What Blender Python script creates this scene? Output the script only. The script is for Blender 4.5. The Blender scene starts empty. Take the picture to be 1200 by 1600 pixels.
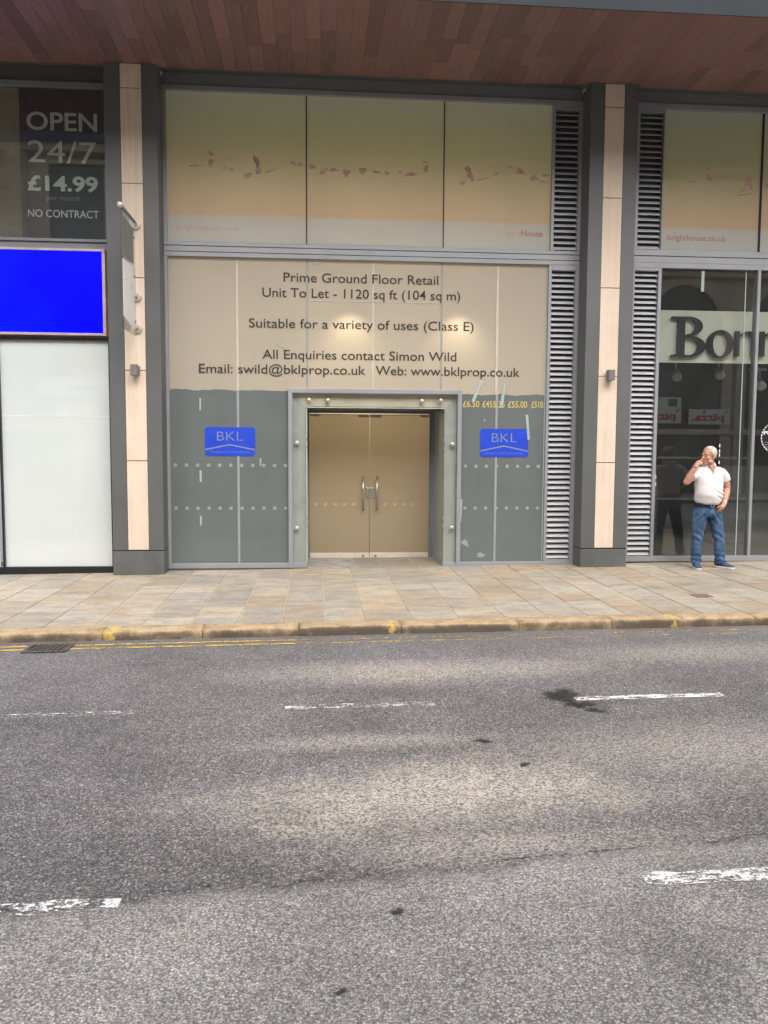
import bpy, bmesh, math, random
from mathutils import Vector, Matrix, noise
random.seed(7)
sc = bpy.context.scene
C = sc.collection
R = math.radians

# ------------------------------------------------------------------ camera
cam = bpy.data.objects.new('camera', bpy.data.cameras.new('camera'))
C.objects.link(cam)
cam.data.sensor_fit = 'VERTICAL'; cam.data.sensor_height = 36.0; cam.data.sensor_width = 27.0
cam.data.lens = 36.0 * 1294 / 1600
cam.data.clip_end = 2000
_r, _u, _w = (0.99666457, -0.0814326, 0.00533626), (0.00103794, 0.07803336, 0.99695021), (0.08160066, 0.99361941, -0.0778576)
cam.matrix_world = Matrix(((_r[0], _u[0], -_w[0], 0.0), (_r[1], _u[1], -_w[1], -12.0), (_r[2], _u[2], -_w[2], 1.748), (0, 0, 0, 1)))
sc.camera = cam
# ------------------------------------------------------------------ light
SUN_EL, SUN_AZ = R(46), R(12)      # from behind the camera, a little to its right
wd = bpy.data.worlds.new('World'); sc.world = wd; wd.use_nodes = True
nt = wd.node_tree; bg = nt.nodes['Background']
sky = nt.nodes.new('ShaderNodeTexSky'); sky.sky_type = 'NISHITA'; sky.sun_disc = False
sky.sun_elevation = SUN_EL; sky.sun_rotation = R(180) - SUN_AZ
sky.air_density = 1.0; sky.dust_density = 3.0; sky.ozone_density = 1.0
hs = nt.nodes.new('ShaderNodeHueSaturation'); hs.inputs['Saturation'].default_value = 0.42   # bright overcast
nt.links.new(sky.outputs[0], hs.inputs['Color']); nt.links.new(hs.outputs[0], bg.inputs['Color'])
bg.inputs['Strength'].default_value = 0.15
sl = bpy.data.lights.new('sun', 'SUN'); sl.energy = 1.8; sl.angle = R(90); sl.color = (1.0, 0.955, 0.89)
so = bpy.data.objects.new('sun', sl); C.objects.link(so)
_d = Vector((-math.sin(SUN_AZ) * math.cos(SUN_EL), math.cos(SUN_AZ) * math.cos(SUN_EL), -math.sin(SUN_EL)))
so.rotation_euler = _d.to_track_quat('-Z', 'Y').to_euler(); so.location = (3, -20, 25)
sc.view_settings.view_transform = 'Standard'; sc.view_settings.look = 'None'
sc.view_settings.gamma = 1; sc.view_settings.exposure = 1.28
sc.render.resolution_x = 768; sc.render.resolution_y = 1024

# ------------------------------------------------------------------ materials
def nodes(name):
    m = bpy.data.materials.new(name); m.use_nodes = True
    n = m.node_tree.nodes; l = m.node_tree.links
    return m, n, l, n['Principled BSDF']
def noise_node(n, l, scale, detail=4, rough=.55, stretch=None):
    tc = n.new('ShaderNodeTexCoord'); t = n.new('ShaderNodeTexNoise')
    t.inputs['Scale'].default_value = scale; t.inputs['Detail'].default_value = detail; t.inputs['Roughness'].default_value = rough
    if stretch:
        mp = n.new('ShaderNodeMapping'); mp.inputs['Scale'].default_value = stretch
        l.new(tc.outputs['Object'], mp.inputs['Vector']); l.new(mp.outputs[0], t.inputs['Vector'])
    else:
        l.new(tc.outputs['Object'], t.inputs['Vector'])
    return t
def ramp(n, l, src, stops):
    r = n.new('ShaderNodeValToRGB'); e = r.color_ramp.elements
    while len(e) < len(stops): e.new(0.5)
    for i, (p, c) in enumerate(stops):
        e[i].position = p; e[i].color = (c[0], c[1], c[2], 1) if hasattr(c, '__len__') else (c, c, c, 1)
    l.new(src, r.inputs[0]); return r
def mixc(n, l, fac, a, b, mode='MIX'):
    x = n.new('ShaderNodeMix'); x.data_type = 'RGBA'; x.blend_type = mode
    for i, v in ((0, fac), (6, a), (7, b)):
        if hasattr(v, 'is_linked'): l.new(v, x.inputs[i])
        elif hasattr(v, '__len__'): x.inputs[i].default_value = (*v[:3], 1)
        else: x.inputs[i].default_value = v
    return x.outputs[2]
def mth(n, l, op, a, b=None, clamp=False):
    x = n.new('ShaderNodeMath'); x.operation = op; x.use_clamp = clamp
    for i, v in ((0, a), (1, b)):
        if v is None: continue
        if hasattr(v, 'is_linked'): l.new(v, x.inputs[i])
        else: x.inputs[i].default_value = v
    return x.outputs[0]
def bumpn(n, l, p, h, strength, dist):
    b = n.new('ShaderNodeBump'); b.inputs['Strength'].default_value = strength; b.inputs['Distance'].default_value = dist
    l.new(h, b.inputs['Height']); l.new(b.outputs[0], p.inputs['Normal'])
def M(name, col, rough=.5, var=.12, scale=6, bump=0, bscale=60, metal=0, coat=0, stretch=None, bdist=.01, attr=False, spec=.5):
    m, n, l, p = nodes(name)
    t = noise_node(n, l, scale, 6, .6, stretch)
    a = tuple(c * (1 - var) for c in col); b = tuple(min(1, c * (1 + var)) for c in col)
    r = ramp(n, l, t.outputs['Fac'], [(.3, a), (.7, b)])
    out = r.outputs[0]
    if attr:
        at = n.new('ShaderNodeAttribute'); at.attribute_name = 'col'
        out = mixc(n, l, 1.0, out, at.outputs['Color'], 'MULTIPLY')
    l.new(out, p.inputs['Base Color'])
    p.inputs['Metallic'].default_value = metal; p.inputs['Specular IOR Level'].default_value = spec
    rr = n.new('ShaderNodeMapRange'); rr.inputs[3].default_value = max(0, rough - .08); rr.inputs[4].default_value = min(1, rough + .08)
    l.new(t.outputs['Fac'], rr.inputs[0]); l.new(rr.outputs[0], p.inputs['Roughness'])
    if coat:
        p.inputs['Coat Weight'].default_value = coat; p.inputs['Coat Roughness'].default_value = .02
    if bump:
        t2 = noise_node(n, l, bscale, 3, .6); bumpn(n, l, p, t2.outputs['Fac'], bump, bdist)
    return m
def streaked(m, amount=.35):
    """dirt washed down in vertical streaks"""
    n = m.node_tree.nodes; l = m.node_tree.links; p = n['Principled BSDF']; src = p.inputs['Base Color'].links[0].from_socket
    t = noise_node(n, l, 1.0, 6, .65, (22, 22, .7)); t2 = noise_node(n, l, 1.6, 5, .6)
    f = mth(n, l, 'MULTIPLY', ramp(n, l, t.outputs['Fac'], [(.42, 0.0), (.72, 1.0)]).outputs[0], ramp(n, l, t2.outputs['Fac'], [(.35, .2), (.65, 1.0)]).outputs[0])
    out = mixc(n, l, mth(n, l, 'MULTIPLY', f, amount), src, (.09, .085, .075)); l.new(out, p.inputs['Base Color']); return m
def glass(name, tint, fac=1.6, rough=0.0, dust_or_light=0):
    m = bpy.data.materials.new(name); m.use_nodes = True; n = m.node_tree.nodes; l = m.node_tree.links
    n.remove(n['Principled BSDF'])
    tr = n.new('ShaderNodeBsdfTransparent'); tr.inputs[0].default_value = (*tint, 1)
    gl = n.new('ShaderNodeBsdfGlossy'); gl.inputs['Roughness'].default_value = rough
    lw = n.new('ShaderNodeLayerWeight'); lw.inputs[0].default_value = .5      # Schlick reflection, same from both sides
    f = mth(n, l, 'ADD', mth(n, l, 'MULTIPLY', mth(n, l, 'POWER', lw.outputs['Facing'], 5), .95), .042 * fac, True)
    mx = n.new('ShaderNodeMixShader'); l.new(f, mx.inputs[0]); l.new(tr.outputs[0], mx.inputs[1]); l.new(gl.outputs[0], mx.inputs[2])
    if dust_or_light:      # film of street dust on the pane
        df = n.new('ShaderNodeBsdfDiffuse'); df.inputs[0].default_value = (.5, .5, .47, 1); m2 = n.new('ShaderNodeMixShader')
        tn = noise_node(n, l, 1.3, 5, .6); l.new(mth(n, l, 'MULTIPLY', tn.outputs['Fac'], dust_or_light * 2), m2.inputs[0])
        l.new(mx.outputs[0], m2.inputs[1]); l.new(df.outputs[0], m2.inputs[2]); mx = m2
    l.new(mx.outputs[0], n['Material Output'].inputs[0]); return m
def film(name, col, trans=.35, coat=.7, var=.05, stops=None, scale=1.2):
    """printed or plain film stuck on the inside of window glass: glossy outside, lets some light through"""
    m, n, l, p = nodes(name)
    t = noise_node(n, l, scale, 5, .6)
    if stops:
        tc = n.new('ShaderNodeTexCoord'); sp = n.new('ShaderNodeSeparateXYZ'); l.new(tc.outputs['Object'], sp.inputs[0])
        z0, z1 = stops[0][0], stops[-1][0]
        h = mth(n, l, 'DIVIDE', mth(n, l, 'SUBTRACT', sp.outputs[2], z0), z1 - z0)
        nn = noise_node(n, l, 2.2, 3)
        h = mth(n, l, 'ADD', h, mth(n, l, 'MULTIPLY', mth(n, l, 'SUBTRACT', nn.outputs['Fac'], .5), .010))
        rm = ramp(n, l, h, [((z - z0) / (z1 - z0), c) for z, c in stops]); base = rm.outputs[0]
    else:
        base = ramp(n, l, t.outputs['Fac'], [(0, col), (1, col)]).outputs[0]
    mul = ramp(n, l, t.outputs['Fac'], [(.3, 1 - var), (.7, 1.0)])
    out = mixc(n, l, 1.0, base, mul.outputs[0], 'MULTIPLY')
    l.new(out, p.inputs['Base Color']); p.inputs['Roughness'].default_value = .6; p.inputs['Specular IOR Level'].default_value = .2
    p.inputs['Coat Weight'].default_value = coat; p.inputs['Coat Roughness'].default_value = .015; p.inputs['Coat IOR'].default_value = 2.0
    if trans:
        tl = n.new('ShaderNodeBsdfTranslucent'); l.new(out, tl.inputs[0])
        mx = n.new('ShaderNodeMixShader'); mx.inputs[0].default_value = trans
        l.new(p.outputs[0], mx.inputs[1]); l.new(tl.outputs[0], mx.inputs[2]); l.new(mx.outputs[0], n['Material Output'].inputs[0])
    return m
def worn(name, col, keep=.5, scale=16, stretch=None, fine=60):
    """road paint worn through in patches"""
    m, n, l, p = nodes(name)
    t = noise_node(n, l, scale, 6, .7, stretch); t2 = noise_node(n, l, fine, 3, .6)
    s = mth(n, l, 'ADD', mth(n, l, 'MULTIPLY', t.outputs['Fac'], .62), mth(n, l, 'MULTIPLY', t2.outputs['Fac'], .38))
    a = ramp(n, l, s, [(keep - .03, 0.0), (keep + .03, 1.0)])
    c = ramp(n, l, t2.outputs['Fac'], [(.3, tuple(x * .8 for x in col)), (.6, col)])
    l.new(c.outputs[0], p.inputs['Base Color']); l.new(a.outputs[0], p.inputs['Alpha']); p.inputs['Roughness'].default_value = .7
    bumpn(n, l, p, t2.outputs['Fac'], .4, .004)
    return m

# ------------------------------------------------------------------ mesh helpers
S = .0102
def gz(x): return S * (x - .65)           # the street climbs one per cent to the right
class MB:
    def __init__(s): s.v = []; s.f = []; s.c = []; s.cur = (1, 1, 1)
    def add(s, vs, fs):
        b = len(s.v); s.v += [tuple(v) for v in vs]; s.f += [tuple(b + i for i in f) for f in fs]; s.c += [s.cur] * len(fs); return s
    def box(s, x0, x1, y0, y1, z0, z1):
        return s.add([(x0, y0, z0), (x1, y0, z0), (x1, y1, z0), (x0, y1, z0), (x0, y0, z1), (x1, y0, z1), (x1, y1, z1), (x0, y1, z1)],
                     [(0, 3, 2, 1), (4, 5, 6, 7), (0, 1, 5, 4), (1, 2, 6, 5), (2, 3, 7, 6), (3, 0, 4, 7)])
    def slab(s, x0, x1, y0, y1, z0, z1, ch=.006):
        """box whose top edge is chamfered and which follows the slope of the street"""
        v = []
        for (a, b, c, d, z) in ((x0, x1, y0, y1, z0), (x0, x1, y0, y1, z1 - ch), (x0 + ch, x1 - ch, y0 + ch, y1 - ch, z1)):
            v += [(a, c, z + gz(a)), (b, c, z + gz(b)), (b, d, z + gz(b)), (a, d, z + gz(a))]
        f = [(8, 9, 10, 11)]
        for k in (0, 4):
            for i in range(4): f.append((k + i, k + (i + 1) % 4, k + 4 + (i + 1) % 4, k + 4 + i))
        return s.add(v, f)
    def sheet(s, pts, y=None):
        return s.add(pts, [tuple(range(len(pts)))])
    def prism(s, pts, d):
        n = len(pts); d = Vector(d); a = [Vector(p) for p in pts]; b = [p + d for p in a]
        return s.add(a + b, [tuple(range(n))[::-1], tuple(range(n, 2 * n))] + [(i, (i + 1) % n, n + (i + 1) % n, n + i) for i in range(n)])
    def loft(s, pts, rad, n=14, up=None, caps=True):
        """rings along a path; rad entries are r or (r_side, r_other)"""
        P = [Vector(p) for p in pts]; vs = []; side = None
        for i, p in enumerate(P):
            t = (P[min(i + 1, len(P) - 1)] - P[max(i - 1, 0)]).normalized()
            if side is None:
                ref = Vector(up) if up else (Vector((1, 0, 0)) if abs(t.x) < .8 else Vector((0, 1, 0)))
                side = (ref - t * ref.dot(t)).normalized()
            else: side = (side - t * side.dot(t)).normalized()
            o = t.cross(side); r = rad[i]; ra, rb = r if hasattr(r, '__len__') else (r, r)
            for k in range(n):
                a = 2 * math.pi * k / n; vs.append(p + side * (ra * math.cos(a)) + o * (rb * math.sin(a)))
        m = len(P); fs = [(i * n + k, i * n + (k + 1) % n, (i + 1) * n + (k + 1) % n, (i + 1) * n + k) for i in range(m - 1) for k in range(n)]
        if caps: fs += [tuple(range(n))[::-1], tuple((m - 1) * n + k for k in range(n))]
        return s.add(vs, fs)
    def ell(s, c, r, rot=None, nu=18, nv=12):
        vs = [(0, 0, -1)]
        for j in range(1, nv):
            ph = -math.pi / 2 + math.pi * j / nv
            for i in range(nu):
                th = 2 * math.pi * i / nu; vs.append((math.cos(ph) * math.cos(th), math.cos(ph) * math.sin(th), math.sin(ph)))
        vs.append((0, 0, 1)); V = []
        for v in vs:
            q = Vector((v[0] * r[0], v[1] * r[1], v[2] * r[2]))
            if rot: q = rot @ q
            V.append(q + Vector(c))
        f = [(0, 1 + (i + 1) % nu, 1 + i) for i in range(nu)]
        for j in range(nv - 2):
            for i in range(nu):
                a = 1 + j * nu + i; b = 1 + j * nu + (i + 1) % nu; f.append((a, b, b + nu, a + nu))
        t = len(vs) - 1; o = 1 + (nv - 2) * nu
        f += [(t, o + i, o + (i + 1) % nu) for i in range(nu)]
        return s.add(V, f)
    def cyl(s, a, b, r, n=16): return s.loft([a, b], [r, r], n)
    def xform(s, mat): s.v = [tuple(mat @ Vector(v)) for v in s.v]; return s
    def mesh(s, name, m):
        me = bpy.data.meshes.new(name); me.from_pydata(s.v, [], s.f); me.validate(); me.update()
        if len(set(s.c)) > 1:
            at = me.color_attributes.new('col', 'FLOAT_COLOR', 'CORNER'); k = 0
            for p in me.polygons:
                for _ in p.loop_indices: at.data[k].color = (*s.c[p.index], 1); k += 1
        bm = bmesh.new(); bm.from_mesh(me); bmesh.ops.recalc_face_normals(bm, faces=bm.faces); bm.to_mesh(me); bm.free()
        if m: me.materials.append(m)
        return me
    def build(s, name, m, parent=None, bevel=0, smooth=False):
        return link(name, s.mesh(name, m), parent, bevel, smooth)
def link(name, me, parent=None, bevel=0, smooth=False):
    o = bpy.data.objects.new(name, me); C.objects.link(o)
    if parent:
        o.parent = parent
        loc = parent.location.copy()
        if parent.parent: loc = Vector((0, 0, 0))
        o.location = -loc
    if bevel:
        b = o.modifiers.new('bevel', 'BEVEL'); b.width = bevel; b.segments = 2; b.limit_method = 'ANGLE'; b.angle_limit = R(40)
    if smooth:
        for p in me.polygons: p.use_smooth = True
    return o
def thing(name, label, cat, loc=(0, 0, 0), group=None):
    o = bpy.data.objects.new(name, None); C.objects.link(o); o.location = loc; o.empty_display_size = .2
    o['label'] = label; o['category'] = cat
    if group: o['group'] = group
    return o
def tag(o, label, cat, group=None):
    o['label'] = label; o['category'] = cat
    if group: o['group'] = group
    return o
def struct(o): o['kind'] = 'structure'; return o
def frame(mb, x0, x1, z0, z1, w, y0, y1, sides='lrtb', ws=None):
    """picture frame in the facade plane: top and bottom run through, the sides butt between them"""
    ws = ws or {}
    g = lambda k: ws.get(k, w) if k in sides else 0
    if 't' in sides: mb.box(x0, x1, y0, y1, z1 - g('t'), z1)
    if 'b' in sides: mb.box(x0, x1, y0, y1, z0, z0 + g('b'))
    if 'l' in sides: mb.box(x0, x0 + g('l'), y0, y1, z0 + g('b'), z1 - g('t'))
    if 'r' in sides: mb.box(x1 - g('r'), x1, y0, y1, z0 + g('b'), z1 - g('t'))
    return mb
def pane(x0, x1, y, z0, z1): return MB().sheet([(x0, y, z0), (x1, y, z0), (x1, y, z1), (x0, y, z1)])
def text_mb(s, x0, x1, zb, y, cap=None, weight=0, mirror=False, flip=False, extr=0.0):
    """lettering in the facade plane, fitted between x0 and x1, baseline zb, capital height cap"""
    cu = bpy.data.curves.new('t', 'FONT'); cu.body = s; cu.size = 1; cu.offset = weight; cu.resolution_u = 4
    o = bpy.data.objects.new('t', cu); C.objects.link(o)
    dg = bpy.context.evaluated_depsgraph_get(); me = bpy.data.meshes.new_from_object(o.evaluated_get(dg))
    xs = [v.co.x for v in me.vertices]; a, b = min(xs), max(xs); k = (x1 - x0) / (b - a)
    kz = cap / .73 if cap else k
    mb = MB()
    if flip:      # reads correctly from the other side of the street (faces +Y)
        vs = [(x1 - (v.co.x - a) * k, y, zb + v.co.y * kz) for v in me.vertices]
    else:
        vs = [(x0 + (v.co.x - a) * k, y, zb + v.co.y * kz) for v in me.vertices]
    mb.add(vs, [tuple(p.vertices) for p in me.polygons])
    bpy.data.objects.remove(o); bpy.data.curves.remove(cu); bpy.data.meshes.remove(me)
    return mb
def curve_mb(loops, y, extr=0.0):
    """filled 2D outline (with holes) in the facade plane"""
    cu = bpy.data.curves.new('c', 'CURVE'); cu.dimensions = '2D'; cu.fill_mode = 'BOTH'; cu.extrude = extr
    for lp in loops:
        sp = cu.splines.new('POLY'); sp.points.add(len(lp) - 1); sp.use_cyclic_u = True
        for i, (a, b) in enumerate(lp): sp.points[i].co = (a, b, 0, 1)
    o = bpy.data.objects.new('c', cu); C.objects.link(o)
    dg = bpy.context.evaluated_depsgraph_get(); me = bpy.data.meshes.new_from_object(o.evaluated_get(dg))
    mb = MB(); mb.add([(v.co.x, y - v.co.z, v.co.y) for v in me.vertices], [tuple(p.vertices) for p in me.polygons])
    bpy.data.objects.remove(o); bpy.data.curves.remove(cu); bpy.data.meshes.remove(me)
    return mb
def remesh(mb, voxel, smooth=4, fac=.5):
    me = mb.mesh('tmp', None); o = bpy.data.objects.new('tmp', me); C.objects.link(o)
    r = o.modifiers.new('r', 'REMESH'); r.mode = 'VOXEL'; r.voxel_size = voxel; r.use_smooth_shade = True
    s = o.modifiers.new('s', 'SMOOTH'); s.iterations = smooth; s.factor = fac
    dg = bpy.context.evaluated_depsgraph_get(); out = bpy.data.meshes.new_from_object(o.evaluated_get(dg))
    bpy.data.objects.remove(o); bpy.data.meshes.remove(me)
    for p in out.polygons: p.use_smooth = True
    return out
def blob(cx, cy, rx, ry, n, jit, rnd, rot=0):
    out = []
    ph = [rnd.uniform(0, 6.28) for _ in range(4)]
    for i in range(n):
        a = 2 * math.pi * i / n
        k = 1 + jit * (.5 * math.sin(2 * a + ph[0]) + .4 * math.sin(3 * a + ph[1]) + .35 * math.sin(5 * a + ph[2]) + .3 * math.sin(9 * a + ph[3])) + rnd.uniform(-.3, .3) * jit
        x, y = rx * k * math.cos(a), ry * k * math.sin(a)
        out.append((cx + x * math.cos(rot) - y * math.sin(rot), cy + x * math.sin(rot) + y * math.cos(rot)))
    return out

# ------------------------------------------------------------------ material library
m_frame = M('grey_powder_coat', (.31, .32, .34), .45, .06, 3, metal=.25, bump=.03, bscale=300)
m_framed = M('dark_grey_frame', (.20, .215, .23), .5, .06, 3, metal=.1)
m_clad = M('dark_grey_cladding', (.105, .111, .111), .5, .10, 1.3, bump=.02, bscale=200)
m_plinth = M('dark_grey_plinth', (.105, .113, .112), .45, .22, 2.4, bump=.03, bscale=80, stretch=(1, 1, .5))
m_stone = M('sawn_sandstone', (.68, .555, .44), .85, .07, 2.5, bump=.12, bscale=140, bdist=.004)
streaked(m_stone, .22); streaked(m_clad, .35); streaked(m_plinth, .4)
m_gap = M('shadow_gap', (.02, .02, .022), .8)
m_black = M('black_frame', (.012, .013, .016), .4, .1)
m_slat = M('louvre_aluminium', (.62, .63, .66), .4, .06, 4, metal=.2)
m_dark = M('louvre_void', (.05, .052, .06), .8)
m_ink = M('window_lettering', (.028, .024, .022), .6, .05)
PRINT = [(4.56, (.58, .58, .54)), (4.94, (.60, .58, .52)), (4.995, (.68, .51, .34)), (5.25, (.70, .56, .36)), (5.55, (.68, .60, .38)), (5.9, (.62, .63, .37)), (6.25, (.58, .63, .41)), (6.65, (.62, .68, .56))]
m_print = film('faded_printed_film', None, .30, .75, .06, PRINT, 2)
m_beige = film('beige_window_paper', (.53, .475, .39), .32, .35, .08)
m_doorf = film('beige_door_film', (.50, .41, .285), .50, .30, .08, scale=.8)
m_grey = film('grey_window_film', (.135, .155, .155), .0, .35, .14, scale=1.6)
m_tape = M('clear_tape', (.36, .42, .39), .5, .1)
m_tapeb = M('joint_seal', (.28, .305, .30), .5, .1)
m_sealw = M('pale_joint_seal', (.53, .48, .40), .5, .1)
m_dot = M('frosted_dot', (.27, .29, .285), .6, .1)
m_dotb = M('frosted_dot_on_beige', (.50, .41, .28), .6, .1)
m_steel = M('brushed_steel', (.45, .43, .40), .35, .1, 8, metal=.8)
m_boltm = M('steel_bolt', (.62, .56, .50), .3, .1, 20, metal=.5)
m_rail = M('door_rail', (.66, .58, .50), .4, .08, 6, metal=.2)
m_pink = M('faded_pink_print', (.50, .33, .28), .7, .25, 9)
m_pinkp = M('faded_pink_lettering', (.50, .36, .33), .7, .1)
m_red = M('faded_red_lettering', (.42, .20, .20), .7, .1)
m_yel = M('faded_yellow_lettering', (.54, .45, .31), .7, .1)
m_price = M('yellow_price_lettering', (.55, .42, .13), .6, .15, 30)
m_blue = M('blue_sticker', (.012, .055, .55), .45, .08, 8)
m_bluecut = M('sticker_cut_out', (.20, .235, .27), .6, .1)
m_white = M('white_panel', (.82, .80, .80), .5, .05)
m_clear = glass('clear_shop_glass', (.90, .92, .91), 2.0, dust_or_light=.016)
m_portal = glass('greenish_glass', (.97, .985, .977), 1.0)
m_reveal = film('greenish_reveal_film', (.36, .40, .37), .05, .6, .1)
m_glow = glass('thin_clear_acrylic', (.85, .90, .88), 1.2)
m_edge = M('glass_edge', (.50, .57, .54), .3, .1)
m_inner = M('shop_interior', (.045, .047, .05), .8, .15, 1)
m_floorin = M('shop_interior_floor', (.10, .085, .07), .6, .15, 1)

# ------------------------------------------------------------------ ground
def asphalt():
    m, n, l, p = nodes('asphalt')
    tc = n.new('ShaderNodeTexCoord'); sp = n.new('ShaderNodeSeparateXYZ'); l.new(tc.outputs['Object'], sp.inputs[0])
    x, y = sp.outputs[0], sp.outputs[1]
    big = noise_node(n, l, .9, 5, .55); mid = noise_node(n, l, 5, 6, .65); seamn = noise_node(n, l, 3.5, 5, .6)
    # newer coarse surfacing this side of a ragged seam at y = -8.6
    sy = mth(n, l, 'ADD', y, mth(n, l, 'MULTIPLY', mth(n, l, 'SUBTRACT', seamn.outputs['Fac'], .5), .22))
    sy = mth(n, l, 'SUBTRACT', sy, mth(n, l, 'MULTIPLY', x, .10))
    coarse = mth(n, l, 'MULTIPLY', mth(n, l, 'SUBTRACT', -8.60, sy), 14, True)
    def vor(scale, rnd=1.0):
        v = n.new('ShaderNodeTexVoronoi'); v.inputs['Scale'].default_value = scale; v.inputs['Randomness'].default_value = rnd
        l.new(tc.outputs['Object'], v.inputs['Vector']); return v
    v1, v2, v3 = vor(100), vor(118), vor(200)
    def cellval(v):
        s = n.new('ShaderNodeSeparateColor'); l.new(v.outputs['Color'], s.inputs[0]); return s.outputs[0]
    fine = ramp(n, l, cellval(v1), [(0, .045), (.3, .11), (.7, .215), (.93, .39), (1.0, .64)])
    cst = ramp(n, l, cellval(v2), [(0, (.22, .212, .205)), (.3, (.37, .357, .343)), (.65, (.49, .472, .445)), (.92, (.64, .61, .555)), (.985, (.80, .75, .62)), (1.0, (.86, .84, .74))])
    f2 = mixc(n, l, .45, fine.outputs[0], ramp(n, l, cellval(v3), [(0, .06), (.6, .16), (1, .45)]).outputs[0])
    f2 = mixc(n, l, 1.0, f2, (1.06, 1.0, 1.0), 'MULTIPLY')
    c2 = mixc(n, l, .15, cst.outputs[0], fine.outputs[0])
    pit = ramp(n, l, v2.outputs['Distance'], [(.12, 1.03), (.40, .87), (.64, .47)]); c2 = mixc(n, l, 1.0, c2, pit.outputs[0], 'MULTIPLY')
    pit1 = ramp(n, l, v1.outputs['Distance'], [(.12, 1.15), (.40, .97), (.62, .55)]); f2 = mixc(n, l, 1.0, f2, pit1.outputs[0], 'MULTIPLY')
    base = mixc(n, l, coarse, f2, c2)
    tint = ramp(n, l, big.outputs['Fac'], [(.3, .78), (.7, 1.22)]); base = mixc(n, l, 1.0, base, tint.outputs[0], 'MULTIPLY')
    tint2 = ramp(n, l, mid.outputs['Fac'], [(.3, .84), (.7, 1.14)]); base = mixc(n, l, 1.0, base, tint2.outputs[0], 'MULTIPLY')
    # pale patches of reflected light painted into the road colour (position, half sizes)
    dust_or_light = None
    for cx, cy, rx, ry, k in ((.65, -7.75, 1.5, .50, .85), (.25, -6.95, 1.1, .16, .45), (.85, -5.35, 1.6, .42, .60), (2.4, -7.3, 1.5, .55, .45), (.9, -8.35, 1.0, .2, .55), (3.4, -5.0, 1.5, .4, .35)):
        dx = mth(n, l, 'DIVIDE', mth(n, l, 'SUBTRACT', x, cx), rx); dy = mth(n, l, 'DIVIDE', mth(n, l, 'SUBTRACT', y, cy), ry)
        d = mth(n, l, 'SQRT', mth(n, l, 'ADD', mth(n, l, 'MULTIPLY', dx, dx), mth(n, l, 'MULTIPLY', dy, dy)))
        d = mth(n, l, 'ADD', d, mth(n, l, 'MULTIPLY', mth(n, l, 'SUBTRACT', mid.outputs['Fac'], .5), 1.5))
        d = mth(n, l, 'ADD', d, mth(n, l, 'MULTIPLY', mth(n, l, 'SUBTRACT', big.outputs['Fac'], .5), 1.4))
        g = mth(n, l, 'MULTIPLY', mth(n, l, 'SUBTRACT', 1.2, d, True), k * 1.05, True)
        dust_or_light = g if dust_or_light is None else mth(n, l, 'MAXIMUM', dust_or_light, g)
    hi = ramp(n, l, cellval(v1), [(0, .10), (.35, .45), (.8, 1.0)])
    dust_or_light = mth(n, l, 'MULTIPLY', dust_or_light, hi.outputs[0])
    base = mixc(n, l, dust_or_light, base, (.62, .555, .475))
    # gutter grime along the kerb, grit specks
    gut = mth(n, l, 'MULTIPLY', mth(n, l, 'ADD', y, 4.75), 1.9, True)
    gut = mth(n, l, 'MULTIPLY', gut, .35)
    base = mixc(n, l, gut, base, (.13, .125, .12))
    vs = vor(17); spk = mth(n, l, 'LESS_THAN', vs.outputs['Distance'], .085)
    spk = mth(n, l, 'MULTIPLY', spk, mth(n, l, 'GREATER_THAN', cellval(vs), .90))
    base = mixc(n, l, mth(n, l, 'MULTIPLY', spk, .75), base, (.62, .58, .50))
    # hairline crack along the seam
    cr = mth(n, l, 'LESS_THAN', mth(n, l, 'ABSOLUTE', mth(n, l, 'ADD', sy, 8.585)), .0045)
    cr = mth(n, l, 'MULTIPLY', cr, mth(n, l, 'GREATER_THAN', mid.outputs['Fac'], .50))
    base = mixc(n, l, mth(n, l, 'MULTIPLY', cr, .85), base, (.02, .02, .02))
    l.new(base, p.inputs['Base Color']); p.inputs['Roughness'].default_value = .72; p.inputs['Specular IOR Level'].default_value = .35
    h = mth(n, l, 'ADD', mth(n, l, 'MULTIPLY', v1.outputs['Distance'], .6), mth(n, l, 'MULTIPLY', mth(n, l, 'MULTIPLY', v2.outputs['Distance'], coarse), 1.2))
    h = mth(n, l, 'SUBTRACT', 1.0, h)
    bumpn(n, l, p, h, .6, .007)
    return m
def strip(mb, x0, x1, y0, y1, z, nx=1, jit=0, rnd=None):
    """thin sheet on the sloping street, with ragged long edges"""
    n = max(nx, 1); a = []; b = []
    for i in range(n + 1):
        x = x0 + (x1 - x0) * i / n
        a.append((x, y0 + (rnd.uniform(-jit, jit) if jit else 0), z + gz(x))); b.append((x, y1 + (rnd.uniform(-jit, jit) if jit else 0), z + gz(x)))
    k = len(a); mb.add(a + b, [(i, i + 1, k + i + 1, k + i) for i in range(k - 1)]); return mb
RZ = -.085
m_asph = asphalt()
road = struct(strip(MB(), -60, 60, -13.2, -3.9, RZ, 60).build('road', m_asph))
struct(strip(MB(), -300, 300, -300, 300, -3.6, 10).build('ground', M('far_ground', (.12, .115, .11), .9)))
rnd = random.Random(3)
m_yline = worn('worn_yellow_paint', (.62, .42, .10), .535, 7, (1, 4, 1), 45)
m_ylnew = worn('yellow_paint', (.66, .44, .09), .47, 7, (1, 4, 1), 45)
m_wline = worn('worn_white_paint', (.80, .79, .76), .555, 9, (1, 3, 1), 70)
m_wmid = worn('half_worn_white_paint', (.82, .80, .77), .52, 7, (1, 3, 1), 60)
m_wold = worn('broken_white_paint', (.84, .83, .81), .505, 5, (1, 3, 1), 50)
m_wnew = worn('white_paint', (.84, .83, .81), .485, 9, (1, 3, 1), 70)
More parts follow.
